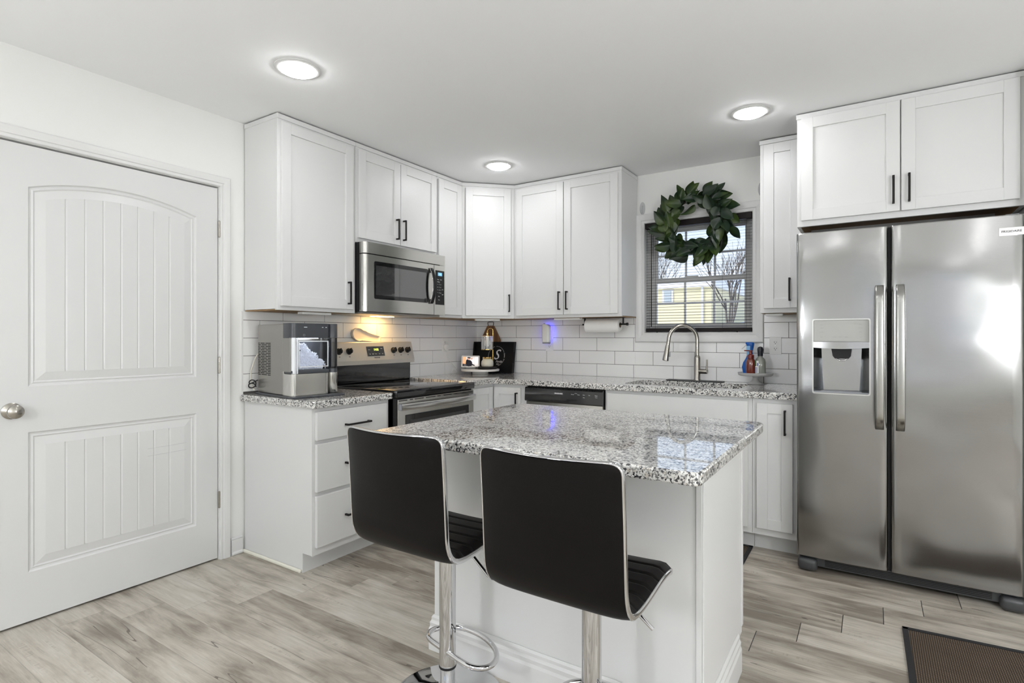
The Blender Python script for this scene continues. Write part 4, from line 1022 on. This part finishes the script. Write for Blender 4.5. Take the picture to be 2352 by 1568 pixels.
def pendant(x, y, label):  # globe lamp added out of view to brighten ceiling and walls
    t = thing('fill_pendant', label, 'added fill lamp', (x, y, 1.35))
    b = BM(); b.lathe([(0, CZ-.0005), (.06, CZ-.0005), (.055, CZ-.02), (0, CZ-.022)], (x, y, 0), 28); part('ceiling_rose', b, NICKEL, t, smooth=40)
    b = BM(); b.tube([(x, y, CZ-.02), (x, y, 1.50)], .005, 8); part('rod', b, NICKEL, t, smooth=60)
    b = BM(); b.lathe([(max(0.0001, .15*math.sin(math.pi*i/18)), 1.36-.15*math.cos(math.pi*i/18)) for i in range(19)], (x, y, 0), 32); part('globe', b, emis('opal_fill_globe', (.955, .98, 1.0), FILL_GLOBE) if 'opal_fill_globe' not in bpy.data.materials else bpy.data.materials['opal_fill_globe'], t, smooth=180)
pendant(1.6, -4.9, 'white globe fill lamp added out of view nearest the door wall'); pendant(4.85, -5.9, 'white globe fill lamp added out of view by the large rear window'); pendant(4.35, -3.0, 'white globe fill lamp added out of view right of the island')

# ------------------------------------------------------------------ under-cabinet lights
def ucl(label, F, a0, a1, b0, b1, c):
    b = BM(); b.box(a0, a1, b0, b1, c-.016, c-.001, .004, F); o = part('under_cabinet_light', b, WHITEP); tag(o, label, 'cabinet light', 'slim lights under the wall cabinets')
ucl('slim white light bar under the tall cabinet above the ice maker', FS, -2.03, -1.83, .235, .285, ZB-.001)
ucl('slim white light bar under the diagonal corner cabinet', FD, .11, .31, -.085, -.035, ZB-.001)
ucl('slim white light bar under the wide two-door cabinet, above the air freshener', FB, .955, 1.175, .235, .285, ZB-.001)
ucl('slim white light bar under the slim cabinet beside the fridge', FB, 2.45, 2.55, .235, .285, ZB-.001)

# ------------------------------------------------------------------ outlets
def outlet(label, F, a, c):
    t = thing('wall_outlet', label, 'outlet', F(a, .009, c), group='outlets on the tiles')
    b = BM(); b.box(a-.036, a+.036, .0084, .0135, c-.058, c+.058, .002, F); part('cover_plate', b, WHITEP, t)
    for s in (-1, 1):
        b = BM(); cc = c+s*.0205; pts = []
        for i in range(28):
            an = 2*math.pi*i/28; pts.append((a+.0172*math.cos(an), cc+max(-.0128, min(.0128, .0172*math.sin(an)))))
        b.prism(pts, .0135, .0150, F); r = part('receptacle', b, WHITEP, t)
        b = BM(); b.box(a-.0075, a-.0050, .0150, .0154, cc-.001, cc+.008, 0, F); b.box(a+.0045, a+.0070, .0150, .0154, cc, cc+.007, 0, F); b.lathe([(0, 0), (.0026, 0), (.0026, .0004), (0, .0004)], (a, .0150, cc-.0065), 10, 'y', F) ; part('slots', b, GASK, r)
    b = BM(); b.lathe([(0, 0), (.0028, 0), (.002, .001), (0, .0012)], (a, .0135, c), 12, 'y', F); part('screw', b, ALU, t)
outlet('white outlet on the range wall with a round plug in it', FS, -.459, 1.158)
outlet('white outlet behind the glowing air freshener', FB, .765, 1.166)
outlet('white outlet between the window and the fridge', FB, 2.472, 1.165)
# round plug + cable
t = thing('charger_plug', 'round white charger plug with a thin cable on the range wall', 'charger', FS(-.454, .015, 1.135))
b = BM(); b.lathe([(0, .0158), (.024, .0158), (.026, .020), (.026, .034), (.022, .040), (0, .041)], (-.454, 0, 1.136), 32, 'y', lambda a, bb_, c: FS(a, bb_, c)); part('plug_body', b, WHITEP, t, smooth=40)
def spl(raw, k=6):
    out = []; n = len(raw); raw = [Vector(p) for p in raw]
    for i in range(n-1):
        p0, p1, p2, p3 = raw[max(i-1, 0)], raw[i], raw[i+1], raw[min(i+2, n-1)]
        for j in range(k): f = j/k; out.append(.5*((2*p1)+(p2-p0)*f+(2*p0-5*p1+4*p2-p3)*f*f+(3*p1-p0-3*p2+p3)*f*f*f))
    out.append(raw[-1]); return out
b = BM(); b.tube(spl([(.030, -.455, 1.112), (.030, -.448, 1.06), (.028, -.41, 1.02), (.030, -.36, .985), (.045, -.345, .958), (.035, -.38, .945), (.040, -.40, .925), (.06, -.40, .918), (.06, -.36, .930), (.035, -.37, .955), (.035, -.39, .930), (.05, -.37, .918), (.070, -.39, .918)]), .0016, 6); part('cable', b, WHITEP, t, smooth=60)
# air freshener
t = thing('air_freshener', 'white plug-in air freshener glowing blue on the tiles', 'air freshener', FB(.762, .05, 1.17))
b = BM()
def af(u, v):
    z = 1.182+.148*u; a = math.pi*2*v; w = .036*(1-.10*abs(2*u-1)**6); k = .026
    ca, sa = math.cos(a), math.sin(a); slope = .018*max(0, (u-.86)/.14)
    return FB(.762+w*(abs(ca)**.6)*(1 if ca > 0 else -1), .060+k*(abs(sa)**.6)*(1 if sa > 0 else -1), z-slope*(1 if ca > 0 else 0)*abs(ca))
b.grid(af, 14, 28)
for u in (0, 1):
    b._new([af(u, j/28) for j in range(28)], [tuple(range(28))])
part('casing', b, WHITEP, t, smooth=45)
b = BM(); b.box(.732, .792, .040, .078, 1.168, 1.183, .005, FB); part('bottom_cap', b, GREYP, t)
b = BM(); b.lathe([(0, 1.328), (.007, 1.328), (.007, 1.336), (0, 1.337)], FB(.742, .060, 0), 14); part('fragrance_nozzle', b, GREYP, t)
b = BM(); b.box(.735, .789, .018, .036, 1.195, 1.315, .004, FB); part('night_light', b, emis('blue_glow', (.05, .04, 1.0), 8), t)
b = BM(); b.box(.750, .775, .0150, .0200, 1.178, 1.195, 0, FB); part('prongs', b, GREYP, t)

# ------------------------------------------------------------------ paper towel
t = thing('paper_towel_holder', 'black bar paper towel holder under the wide cabinet beside the window', 'paper towel holder', (1.32, -.17, 1.30))
b = BM(); b.tube([FB(1.145, .17, 1.318), FB(1.505, .17, 1.318)], .0065, 14); part('bar', b, BLACKM, t, smooth=50)
b = BM(); b.lathe([(0, 0), (.0105, 0), (.0105, .014), (0, .014)], (1.498, -.17, 1.318), 16, 'x'); part('bar_cap', b, BLACKM, t, smooth=40)
b = BM(); b.box(1.470, 1.478, .162, .178, 1.318, 1.3685, .001, FB); b.box(1.160, 1.168, .162, .178, 1.318, 1.3685, .001, FB); b.box(1.150, 1.485, .155, .185, 1.3655, 1.3692, 0, FB); part('bracket', b, BLACKM, t)
t = thing('paper_towel_roll', 'white paper towel roll hanging under the wide cabinet', 'paper towel', (1.32, -.17, 1.25))
b = BM(); r1 = .046; Rr_ = []
rg = [(1.178, r1-.004), (1.180, r1), (1.30, r1+.0005), (1.448, r1), (1.450, r1-.003)]
b.lathe([(.020, 1.1785), (r1-.003, 1.178), (r1, 1.181), (r1, 1.448), (r1-.003, 1.451), (.020, 1.450)], (0, -.17, 1.312), 48, 'x', caps=False); part('paper', b, PAPER, t, smooth=40)
b = BM(); b.lathe([(.0200, 1.1782), (.0200, 1.4505), (.0185, 1.4505), (.0185, 1.1782)], (0, -.17, 1.312), 32, 'x', caps=False); part('cardboard_core', b, mat('cardboard', (.20, .13, .08), .8), t, smooth=60)
b = BM(); b.grid(lambda u, v: Vector((1.180+.268*u, -.17-r1*math.sin(R(20+70*v))-.002*v, 1.312-r1*math.cos(R(20+70*v))-.010*(1-v))), 3, 8); part('loose_sheet', b, PAPER, t, smooth=60)

# ------------------------------------------------------------------ wall hooks
def clear_hook(label, F, a, c):
    t = thing('wall_hook', label, 'wall hook', F(a, .002, c), group='clear wall hooks above the window')
    b = BM(); pts = [(a+.021*math.cos(q*math.pi/16), c+.048*math.sin(q*math.pi/16)) for q in range(32)]; b.prism(pts, .0005, .004, F); part('back_plate', b, mat('translucent_hook', (.80, .81, .82), .15, Transmission_Weight=.4) if 'translucent_hook' not in bpy.data.materials else bpy.data.materials['translucent_hook'], t)
    b = BM(); b.tube([F(a, .005, c+.02), F(a, .008, c-.01), F(a, .014, c-.034), F(a, .024, c-.036), F(a, .027, c-.022)], .004, 8); part('prong', b, bpy.data.materials['translucent_hook'], t, smooth=60)
clear_hook('clear oval adhesive hook left of the wreath above the window casing', FB, 1.560, 2.190)
clear_hook('clear oval adhesive hook right of the wreath beside the slim cabinet', FB, 2.385, 2.215)
# ------------------------------------------------------------------ wreath
t = thing('wreath', 'round green magnolia leaf wreath hanging in front of the window', 'wreath', (1.962, -.055, 1.72))
rnd = random.Random(11); WC = Vector((1.968, -.075, 2.012)); b = BM()
def leaf(base, d, nrm_, L, w, curl, fold):
    d = d.normalized(); nrm_ = (nrm_-d*nrm_.dot(d)).normalized(); s_ = d.cross(nrm_)
    nl, nw = 11, 8; wav = rnd.uniform(0, 6)
    def f(u, v):
        q = 2*v-1; ww = w*(math.sin(math.pi*min(1, u**.75))**.85 if 0 < u < 1 else 0)+.0012; ww *= (1-.15*u)
        z = curl*L*(u**2.2)+fold*abs(q)**1.15*ww+.16*w*math.sin(5*u+wav)*abs(q)**2*(1 if q > 0 else -.6)
        return base+d*(L*u)+s_*(q*ww)+nrm_*z
    b.grid(f, nl, nw)
layers = [(16, .190, .025, 0, -20), (16, .215, .012, .5, 40), (16, .190, -.010, .2, 75), (15, .160, -.030, .7, 10), (14, .150, -.045, .35, 165), (15, .195, -.050, .1, 35), (11, .150, -.01, .6, 205)]
for (n, rr, yoff, ph, tilt) in layers:
    for i in range(n):
        a = 2*math.pi*(i+ph+rnd.uniform(-.3, .3))/n; r_ = rr+rnd.uniform(-.015, .015)
        rad = Vector((math.cos(a), 0, math.sin(a))); tan = Vector((-math.sin(a), 0, math.cos(a)))
        tl = R(tilt+rnd.uniform(-28, 28)); sgn_ = -1
        d = tan*sgn_*math.cos(tl)+rad*math.sin(tl)+Vector((0, -rnd.uniform(-.15, .45), 0))
        nn = Vector((0, -1, 0))+rad*rnd.uniform(-.5, .5)+tan*rnd.uniform(-.6, .6)
        leaf(WC+rad*r_+Vector((0, yoff+rnd.uniform(-.008, .008), 0)), d, nn, rnd.uniform(.095, .130), rnd.uniform(.030, .041), rnd.uniform(-.35, .45), rnd.choice((-.5, .35, .6, .8)))
part('leaves', b, LEAF, t, smooth=180, recalc=False)
b = BM(); b.tube([WC+Vector((.185*math.cos(a*math.pi/24), .015, .185*math.sin(a*math.pi/24))) for a in range(48)], .010, 8, True); part('twig_ring', b, mat('twig_brown', (.07, .045, .03), .8), t, smooth=180)
b = BM(); b.tube([WC+Vector((0, .018, .19)), WC+Vector((0, .052, .25))], .0015, 6); b.tube([WC+Vector((0, .048, .262)), WC+Vector((0, .060, .250)), WC+Vector((0, .061, .25))], .003, 6); part('hanging_wire', b, CHROME, t)

# ------------------------------------------------------------------ corner group
CX, CY = .235, -.262
t = thing('cake_stand', 'low round marble stand in the worktop corner carrying the candle and the screen', 'cake stand', (CX, CY, .9145))
b = BM(); b.lathe([(0, .9145), (.066, .9145), (.070, .918), (.066, .934), (.060, .938), (0, .938)], (CX, CY, 0), 48); part('foot', b, MARBLE, t, smooth=40)
b = BM(); b.lathe([(0, .9382), (.160, .9382), (.163, .942), (.163, .953), (.160, .956), (0, .956)], (CX, CY, 0), 64); part('plate', b, MARBLE, t, smooth=40)
# black serving tray leaning in the corner with white script
t = thing('serving_tray', 'black rectangular tray with a white monogram leaning against the tiles', 'tray', (.24, -.04, .9145))
TX0, TX1, TZ0, TZ1 = .012, .445, .9155, 1.182
lean = lambda a, bb_, c: Vector((a, -.024-bb_-(1.185-c)*.14, c))
b = BM(); b.box(TX0, TX1, .0, .010, TZ0, TZ1, .001, lean); b.box(TX0, TX1, .010, .034, TZ1-.012, TZ1, .001, lean); b.box(TX0, TX1, .010, .034, TZ0, TZ0+.012, .001, lean)
for (xa, xb) in ((TX0, TX0+.012), (TX1-.012, TX1)):
    b.box(xa, xb, .010, .034, TZ0+.012, TZ0+.085, .001, lean); b.box(xa, xb, .010, .034, TZ1-.085, TZ1-.012, .001, lean); b.box(xa, xb, .010, .017, TZ0+.085, TZ1-.085, .001, lean); b.box(xa, xb, .029, .034, TZ0+.085, TZ1-.085, .001, lean)
part('tray_body', b, mat('black_painted_wood', (.006, .006, .0065), .4, Specular_IOR_Level=.2), t)
SC = (.255, 1.056)
b = BM(); arcp = []
for i in range(41):
    a = R(95-72*i/40); arcp.append(lean(SC[0]+.086*math.cos(a), .0108, SC[1]+.086*math.sin(a)))
b.tube(arcp, .0009, 4); arcp = [lean(SC[0]+.086*math.cos(R(x)), .0108, SC[1]+.086*math.sin(R(x))) for x in range(-75, -46, 3)]; b.tube(arcp, .0009, 4)
arcp = [lean(SC[0]+.086*math.cos(R(x)), .0108, SC[1]+.086*math.sin(R(x))) for x in range(105, 190, 5)]; b.tube(arcp, .0009, 4)
part('printed_circle', b, PRINT, t)
text('S', .125, lean, SC[0]-.002, .0108, SC[1]+.010, PRINT, t, 'monogram', shear=.35)
text('Family', .026, lean, SC[0]+.030, .0108, SC[1]-.046, PRINT, t, 'script_lettering', shear=.4)
text('2021', .017, lean, SC[0]+.022, .0108, SC[1]-.069, PRINT, t, 'date_lettering')
for i, ch in enumerate('Comes First'):
    if ch == ' ': continue
    a = 16-i*5.6
    text(ch, .013, lean, SC[0]+.086*math.cos(R(a)), .0108, SC[1]+.086*math.sin(R(a)), PRINT, t, 'arc_lettering', rot=R(a-90), bold=.0002)
# cutting board
t = thing('cutting_board', 'acacia wood cutting board with a black loop handle behind the black tray', 'cutting board', (.168, -.02, .9145))
lean2 = lambda a, bb_, c: Vector((a, -.0095-bb_-(1.32-c)*.004, c))
b = BM(); b.prism(round_poly([(.080, .916), (.256, .916), (.275, .94), (.275, 1.20), (.204, 1.325), (.134, 1.325), (.063, 1.20), (.063, .94)], .01, 4), .0, .010, lean2); part('board', b, ACACIA, t)
b = BM(); b.tube([lean2(.143, .005, 1.316), lean2(.138, .006, 1.340), lean2(.137, .006, 1.352), lean2(.145, .006, 1.357), lean2(.192, .006, 1.357), lean2(.200, .006, 1.352), lean2(.199, .006, 1.340), lean2(.194, .005, 1.316)], .0028, 8); part('loop_handle', b, BLACKM, t, smooth=60)
# candle warmer
t = thing('candle_warmer', 'brass and ribbed glass candle warmer lamp on a black base', 'candle warmer', (.315, -.27, .9565))
b = BM(); b.lathe([(0, .9565), (.078, .9565), (.080, .960), (.080, .974), (.078, .9765), (0, .9765)], (.315, -.270, 0), 56); part('base', b, BLACKM, t, smooth=40)
b = BM(); b.tube(spl([(.322, -.200, .9765), (.322, -.200, 1.10), (.322, -.200, 1.270), (.317, -.207, 1.292), (.306, -.221, 1.297), (.294, -.236, 1.282), (.293, -.238, 1.25)]), .0036, 10); part('pole', b, BRASS, t, smooth=60)
sx, sy = .292, -.240
b = BM(); b.lathe([(0, 1.238), (.008, 1.238), (.010, 1.253), (.006, 1.268), (0, 1.270)], (sx, sy, 0), 20); b.lathe([(.004, 1.230), (.050, 1.230), (.050, 1.233), (.004, 1.238)], (sx, sy, 0), 36); part('shade_cap', b, BRASS, t, smooth=40)
b = BM(); b.lathe([(.048, 1.116), (.0510, 1.116), (.0510, 1.121), (.048, 1.121), (.048, 1.116)], (sx, sy, 0), 36, caps=False); part('shade_rim', b, BRASS, t, smooth=40)
b = BM(); NF = 96
def rib(u, v, r0): a = 2*math.pi*v; r = r0+.0012*math.cos(a*18); return Vector((sx+r*math.cos(a), sy+r*math.sin(a), 1.119+.112*u))
b.grid(lambda u, v: rib(u, v, .0490), 1, NF); b.grid(lambda u, v: rib(u, v, .0465), 1, NF); part('shade', b, thin_clear('ribbed_glass', (.97, .97, .97), 2.0), t, smooth=60, recalc=False)
b = BM(); b.lathe([(0, 1.230), (.012, 1.226), (.014, 1.205), (.024, 1.188), (.026, 1.168), (.019, 1.148), (0, 1.140)], (sx, sy, 0), 24); part('bulb', b, mat('frosted_bulb', (.85, .83, .78), .15), t, smooth=50)
# candle jar
t = thing('jar_candle', 'cream jar candle with a gold lid under the glass shade', 'candle', (.312, -.266, .977))
jx, jy = .312, -.266
b = BM(); b.lathe([(0, .977), (.044, .977), (.050, .983), (.0515, 1.000), (.049, 1.020), (.040, 1.034), (.0365, 1.040), (0, 1.040)], (jx, jy, 0), 48); part('jar', b, WAX, t, smooth=50)
b = BM(); b.lathe([(0, 1.0405), (.036, 1.0405), (.038, 1.043), (.038, 1.055), (.036, 1.057), (0, 1.057)], (jx, jy, 0), 40); part('lid', b, BRASS, t, smooth=40)
# smart display
t = thing('smart_display', 'small white-framed smart display showing a family photo', 'smart display', (.145, -.325, .9565), 0)
o1 = Vector((.150, -.287, 0)); uu = Vector((.84, .54, 0)).normalized(); nn = Vector((uu.y, -uu.x, 0))
FDp = lambda a, bb_, c: o1+uu*a*1.28+nn*(bb_-(c-.965)*.38)+Vector((0, 0, .967+(c-.967)*1.22))
b = BM(); b.box(-.042, .042, -.040, -.005, .9566, .972, .006, FR(o1, uu, nn)); part('foot', b, mat('grey_fabric', (.45, .45, .45), .9, bump=(400, .3)), t)
b = BM(); b.prism(round_poly([(-.061, .967), (.061, .967), (.061, 1.047), (-.061, 1.047)], .008, 4), 0, .007, FDp); sc_ = part('frame', b, WHITEP, t)
def flat(name, poly, c, h, em=1.0, par=None):
    bb_ = BM(); bb_.prism(poly, .0070, .0070+h, FDp); return part(name, bb_, emis(name+'_glow', c, em), par or sc_)
scr = flat('screen', [(-.052, .975), (.052, .975), (.052, 1.039), (-.052, 1.039)], (.62, .58, .55), .0006, .9)
def ell(cx, cz, rx, rz, n=16): return [(cx+rx*math.cos(2*math.pi*i/n), cz+rz*math.sin(2*math.pi*i/n)) for i in range(n)]
# abstract picture: two dark-suited people and one in white
def picture(name, polys, c, h):
    bb_ = BM()
    for p in polys: bb_.prism(p, .0074, .0074+h, FDp)
    m_ = emis(name+'_glow', c, .8); q = part(name, bb_, m_, scr.parent); q.parent = scr.parent; return q
picture('picture_wall', [[(-.052, .975), (-.030, .975), (-.030, 1.039), (-.052, 1.039)]], (.75, .42, .22), .0003)
picture('picture_white', [[(.028, .990), (.050, .990), (.050, 1.036), (.028, 1.036)], ell(.012, 1.010, .012, .018)], (.85, .82, .86), .0004)
picture('picture_dark', [ell(-.010, .995, .022, .022), ell(-.020, 1.008, .010, .014), ell(-.016, 1.032, .0055, .006), ell(-.006, 1.031, .006, .006), [(-.002, .998), (.030, .981), (.028, .976), (-.006, .984)], [(-.052, .975), (.010, .975), (.006, .985), (-.052, .992)]], (.010, .009, .014), .0005)
picture('picture_skin', [ell(-.016, 1.025, .0045, .005), ell(-.007, 1.024, .004, .005), ell(.008, 1.026, .005, .007)], (.60, .30, .20), .0006)
text('10:22', .008, FDp, -.036, .0081, .982, PRINT, sc_, 'clock_digits')

# ------------------------------------------------------------------ right cake stand with bottles
RXc, RYc = 2.368, -.125
t = thing('cake_stand', 'translucent white pedestal stand holding three soap bottles near the outlet', 'cake stand', (RXc, RYc, .9145))
FG = mat('frosted_glass', (.80, .80, .79), .25, Transmission_Weight=.35)
b = BM(); b.lathe([(0, .9145), (.052, .9145), (.054, .917), (.045, .920), (.024, .936), (.016, .955), (.020, .966), (.040, .970), (0, .972)], (RXc, RYc, 0), 44); part('pedestal', b, FG, t, smooth=60)
b = BM(); b.lathe([(0, .9705), (.095, .9705), (.104, .975), (.108, .990), (.106, .991), (.101, .981), (0, .979)], (RXc, RYc, 0), 64); part('plate', b, FG, t, smooth=50)
PZ = .9795
t = thing('spray_bottle', 'tall blue spray bottle at the back of the pedestal stand', 'spray bottle', (2.318, -.098, PZ))
BLU = mat('blue_plastic', (.010, .10, .42), .25); BLUL = mat('light_blue_label', (.25, .50, .80), .4)
def ob(cx, cy, prof, n=28, yk=.62):
    b = BM()
    rings = []
    for (x_, w, z) in prof:
        rings.append([b.b.verts.new((cx+x_+w*math.cos(2*math.pi*i/n), cy+w*yk*math.sin(2*math.pi*i/n), z)) for i in range(n)])
    for A, B in zip(rings, rings[1:]):
        for i in range(n): j = (i+1) % n; b.b.faces.new((A[i], A[j], B[j], B[i]))
    b.b.faces.new(rings[0]); b.b.faces.new(rings[-1]); return b
bx_, by_ = 2.322, -.100
part('bottle', ob(bx_, by_, [(-.004, .027, PZ), (-.006, .030, PZ+.01), (-.008, .034, PZ+.045), (-.003, .031, PZ+.075), (.006, .023, PZ+.105), (.010, .018, PZ+.130), (.009, .017, PZ+.145)]), BLU, t, smooth=60)
part('trigger_head', ob(bx_, by_, [(.009, .0175, PZ+.1455), (.009, .020, PZ+.165), (.010, .024, PZ+.190), (.008, .027, PZ+.200), (.006, .026, PZ+.206), (.006, .022, PZ+.209)]), BLU, t, smooth=60)
b = BM(); b.tube(spl([(bx_-.014, by_-.010, PZ+.195), (bx_-.024, by_-.016, PZ+.180), (bx_-.040, by_-.022, PZ+.165)]), .003, 8); part('trigger', b, WHITEP, t, smooth=60)
b = BM(); b.box(bx_-.012, bx_+.012, by_-.0160, by_-.0145, PZ+.145, PZ+.185, .001); b.box(bx_-.010, bx_+.012, by_-.0165, by_-.0155, PZ+.120, PZ+.144, 0); part('label', b, BLUL, t)
t = thing('pump_bottle', 'dark red foaming pump bottle in front of the blue bottle', 'soap bottle', (2.345, -.158, PZ))
RED = mat('dark_red_plastic', (.17, .018, .014), .25); REDL = mat('red_amber_liquid', (.16, .028, .016), .12, Coat_Weight=.6)
px_, py_ = 2.345, -.158
part('bottle', ob(px_, py_, [(0, .027, PZ), (0, .0285, PZ+.006), (0, .0285, PZ+.078), (0, .026, PZ+.092), (0, .019, PZ+.102), (0, .018, PZ+.104)], yk=.7), REDL, t, smooth=50)
b = BM(); b.lathe([(0, PZ+.104), (.020, PZ+.104), (.020, PZ+.126), (.010, PZ+.132), (.009, PZ+.150), (.012, PZ+.152), (.012, PZ+.158), (0, PZ+.158)], (px_, py_, 0), 26); b.box(px_-.040, px_+.012, py_-.008, py_+.008, PZ+.151, PZ+.158, .003); part('pump', b, RED, t, smooth=40)
t = thing('soap_bottle', 'clear squat soap bottle with a round black cap on the pedestal stand', 'soap bottle', (2.398, -.130, PZ))
sx_, sy_ = 2.399, -.135
part('bottle', ob(sx_, sy_, [(0, .031, PZ), (0, .033, PZ+.006), (0, .033, PZ+.080), (0, .028, PZ+.100), (0, .016, PZ+.112), (0, .014, PZ+.120)], yk=.75), mat('pale_clear_plastic', (.50, .52, .46), .08, Transmission_Weight=.55, Coat_Weight=.5), t, smooth=50)
b = BM(); b.lathe([(0, PZ+.1202), (.016, PZ+.1202), (.0165, PZ+.140), (.018, PZ+.152), (.019, PZ+.164), (.015, PZ+.176), (.006, PZ+.181), (0, PZ+.182)], (sx_, sy_, 0), 28); part('cap', b, mat('black_rubber_cap', (.02, .022, .03), .2), t, smooth=60)
b = BM(); b.box(sx_-.030, sx_-.006, sy_-.0262, sy_-.0245, PZ+.010, PZ+.090, .001); lb = part('label', b, WHITEP, t)
b = BM(); b.prism(ell(sx_-.026, PZ+.073, .009, .018), .0264-sy_*1, .0270-sy_*1, FB) if False else b.box(sx_-.032, sx_-.020, sy_-.0272, sy_-.0262, PZ+.055, PZ+.092, .003); part('green_print', b, mat('green_print', (.02, .16, .04), .4), lb)
b = BM()
for i in range(4): b.box(sx_-.026, sx_-.012, sy_-.0268, sy_-.0262, PZ+.015+i*.009, PZ+.019+i*.009)
b.box(sx_-.016, sx_-.010, sy_-.0268, sy_-.0262, PZ+.055, PZ+.075); part('blue_print', b, mat('blue_print', (.03, .06, .30), .4), lb)

# ------------------------------------------------------------------ floor mats
def floor_mat(label, pts, nx):
    t = thing('floor_mat', label, 'floor mat', (sum(p[0] for p in pts)/4, sum(p[1] for p in pts)/4, 0))
    b = BM(); b.prism(pts, .0005, .006, idF2); part('weave', b, MATW, t)
    n = len(pts); b = BM()
    c = Vector((sum(p[0] for p in pts)/4, sum(p[1] for p in pts)/4))
    for i in range(4):
        p, q = Vector(pts[i]), Vector(pts[(i+1) % 4]); d = (q-p).normalized(); m = Vector((-d.y, d.x)); 
        if m.dot(c-p) < 0: m = -m
        b.prism([tuple(p-m*.002-d*.002), tuple(q-m*.002+d*.002), tuple(q+m*.018+d*.0), tuple(p+m*.018)], .0004, .0085, idF2)
    part('border', b, mat('black_binding', (.012, .012, .014), .8, bump=(300, .4)) if 'black_binding' not in bpy.data.materials else bpy.data.materials['black_binding'], t)
idF2 = lambda a, h, c: Vector((a, c, h))
floor_mat('brown woven mat with a black border in front of the fridge', [(3.112, -1.173), (3.95, -1.105), (3.91, -1.62), (3.118, -1.68)], 0)
floor_mat('brown woven mat with a black border in front of the sink', [(1.60, -.560), (2.424, -.560), (2.426, -1.02), (1.60, -1.02)], 0)

# ------------------------------------------------------------------ outside
def gz(y): return -.25+.13*min(y, 14)+.05*max(0, y-14)
b = BM(); b.grid(lambda u, v: Vector((-34+70*u, .155+60*v, gz(.155+60*v)+.03*math.sin(u*40)*math.sin(v*30)*(1 if v > .1 else 0))), 30, 60)
b.b.faces.ensure_lookup_table(); struct('ground', b, mat('snow', (.86, .88, .92), .8, bump=(1.5, .4)), 'snowy yard outside the window')
t = thing('house', 'pale yellow sided neighbouring house seen through the window', 'house', (-6, 18, 1.4))
SID = M_('yellow_siding'); zz = SID.n('ShaderNodeSeparateXYZ'); SID.put(zz.inputs[0], SID.pos()); fz = SID.math('FRACT', SID.math('MULTIPLY', zz.outputs[2], 8)); SID.bump(fz, 1, .03); SID.set(Base_Color=SID.mix(SID.math('LESS_THAN', fz, .08), (.74, .66, .40), (.60, .54, .34)), Roughness=.6)
HX = -1.24
b = BM(); b.box(-12, HX, 14, 22, 1.3, 2.83); part('wall', b, SID.m, t)
b = BM(); b.box(-12.2, HX+.15, 13.85, 22.2, 2.83, 3.03); part('fascia', b, TRIM, t)
b = BM(); b._new([(-12.2, 13.85, 3.035), (HX+.15, 13.85, 3.035), (HX+.15, 22.2, 3.035), (-12.2, 22.2, 3.035), (-12.2, 18, 3.5), (HX+.15, 18, 3.5)], [(0, 1, 5, 4), (3, 4, 5, 2), (0, 3, 2, 1), (0, 4, 3), (1, 2, 5)]); part('roof', b, mat('snow_roof', (.85, .87, .9), .8), t)
b = BM(); b.box(-2.80, -2.44, 13.95, 13.999, 2.34, 2.79); wf = part('window', b, TRIM, t)
b = BM(); b.box(-2.74, -2.50, 13.93, 13.949, 2.39, 2.56); b.box(-2.74, -2.50, 13.93, 13.949, 2.59, 2.74); part('pane', b, mat('grey_pane', (.35, .40, .42), .1), wf)
b = BM(); b.box(-1.54, -1.47, 13.92, 13.999, 1.55, 2.82, .01); part('downspout', b, TRIM, t)
def tree(name, label, base, H, seed, spread, r0, lv=5):
    rnd = random.Random(seed); t = thing(name, label, 'tree', base); b = BM()
    def grow(p, d, L, r, k):
        q = p+d*L; b.tube([p, p+d*L*.5+Vector((rnd.uniform(-1, 1), rnd.uniform(-1, 1), 0))*L*.04, q], [r, r*.85, r*.7], 5)
        if k == 0: return
        for i in range(rnd.choice((2, 3, 3))):
            nd = (d+Vector((rnd.uniform(-1, 1), rnd.uniform(-1, 1), rnd.uniform(-.1, .6)))*spread).normalized(); grow(p+d*L*rnd.uniform(.6, 1), nd, L*rnd.uniform(.6, .82), r*.58, k-1)
    for i in range(4):
        grow(Vector(base), Vector((rnd.uniform(-.35, .35), rnd.uniform(-.3, .3), 1)).normalized(), H*.30, r0, lv)
    part('branches', b, mat('bark', (.10, .085, .07), .9) if 'bark' not in bpy.data.materials else bpy.data.materials['bark'], t, smooth=180)
tree('bare_tree', 'bare multi-stemmed tree right of the yellow house', (-.35, 12.2, gz(12.2)-.05), 3.6, 5, .45, .035, 4)
tree('bare_tree', 'bare tree rising behind the roof of the yellow house', (-7.0, 27, gz(27)-.1), 5.6, 9, .6, .045, 5)
tree('bare_tree', 'bare tree behind the right corner of the yellow house', (-3.6, 30, gz(30)-.1), 5.6, 14, .6, .045, 5)
t = thing('bench', 'low brown wooden bench in the snowy yard', 'bench', (-2.95, 25, gz(25)))
b = BM(); b.box(-3.35, -2.55, 24.8, 25.2, gz(25)+.36, gz(25)+.42); part('seat', b, mat('weathered_wood', (.45, .25, .13), .8), t)
for x in (-3.3, -2.66):
    b = BM(); b.box(x, x+.06, 24.85, 25.15, gz(25)-.02, gz(25)+.36); part('leg', b, bpy.data.materials['weathered_wood'], t)
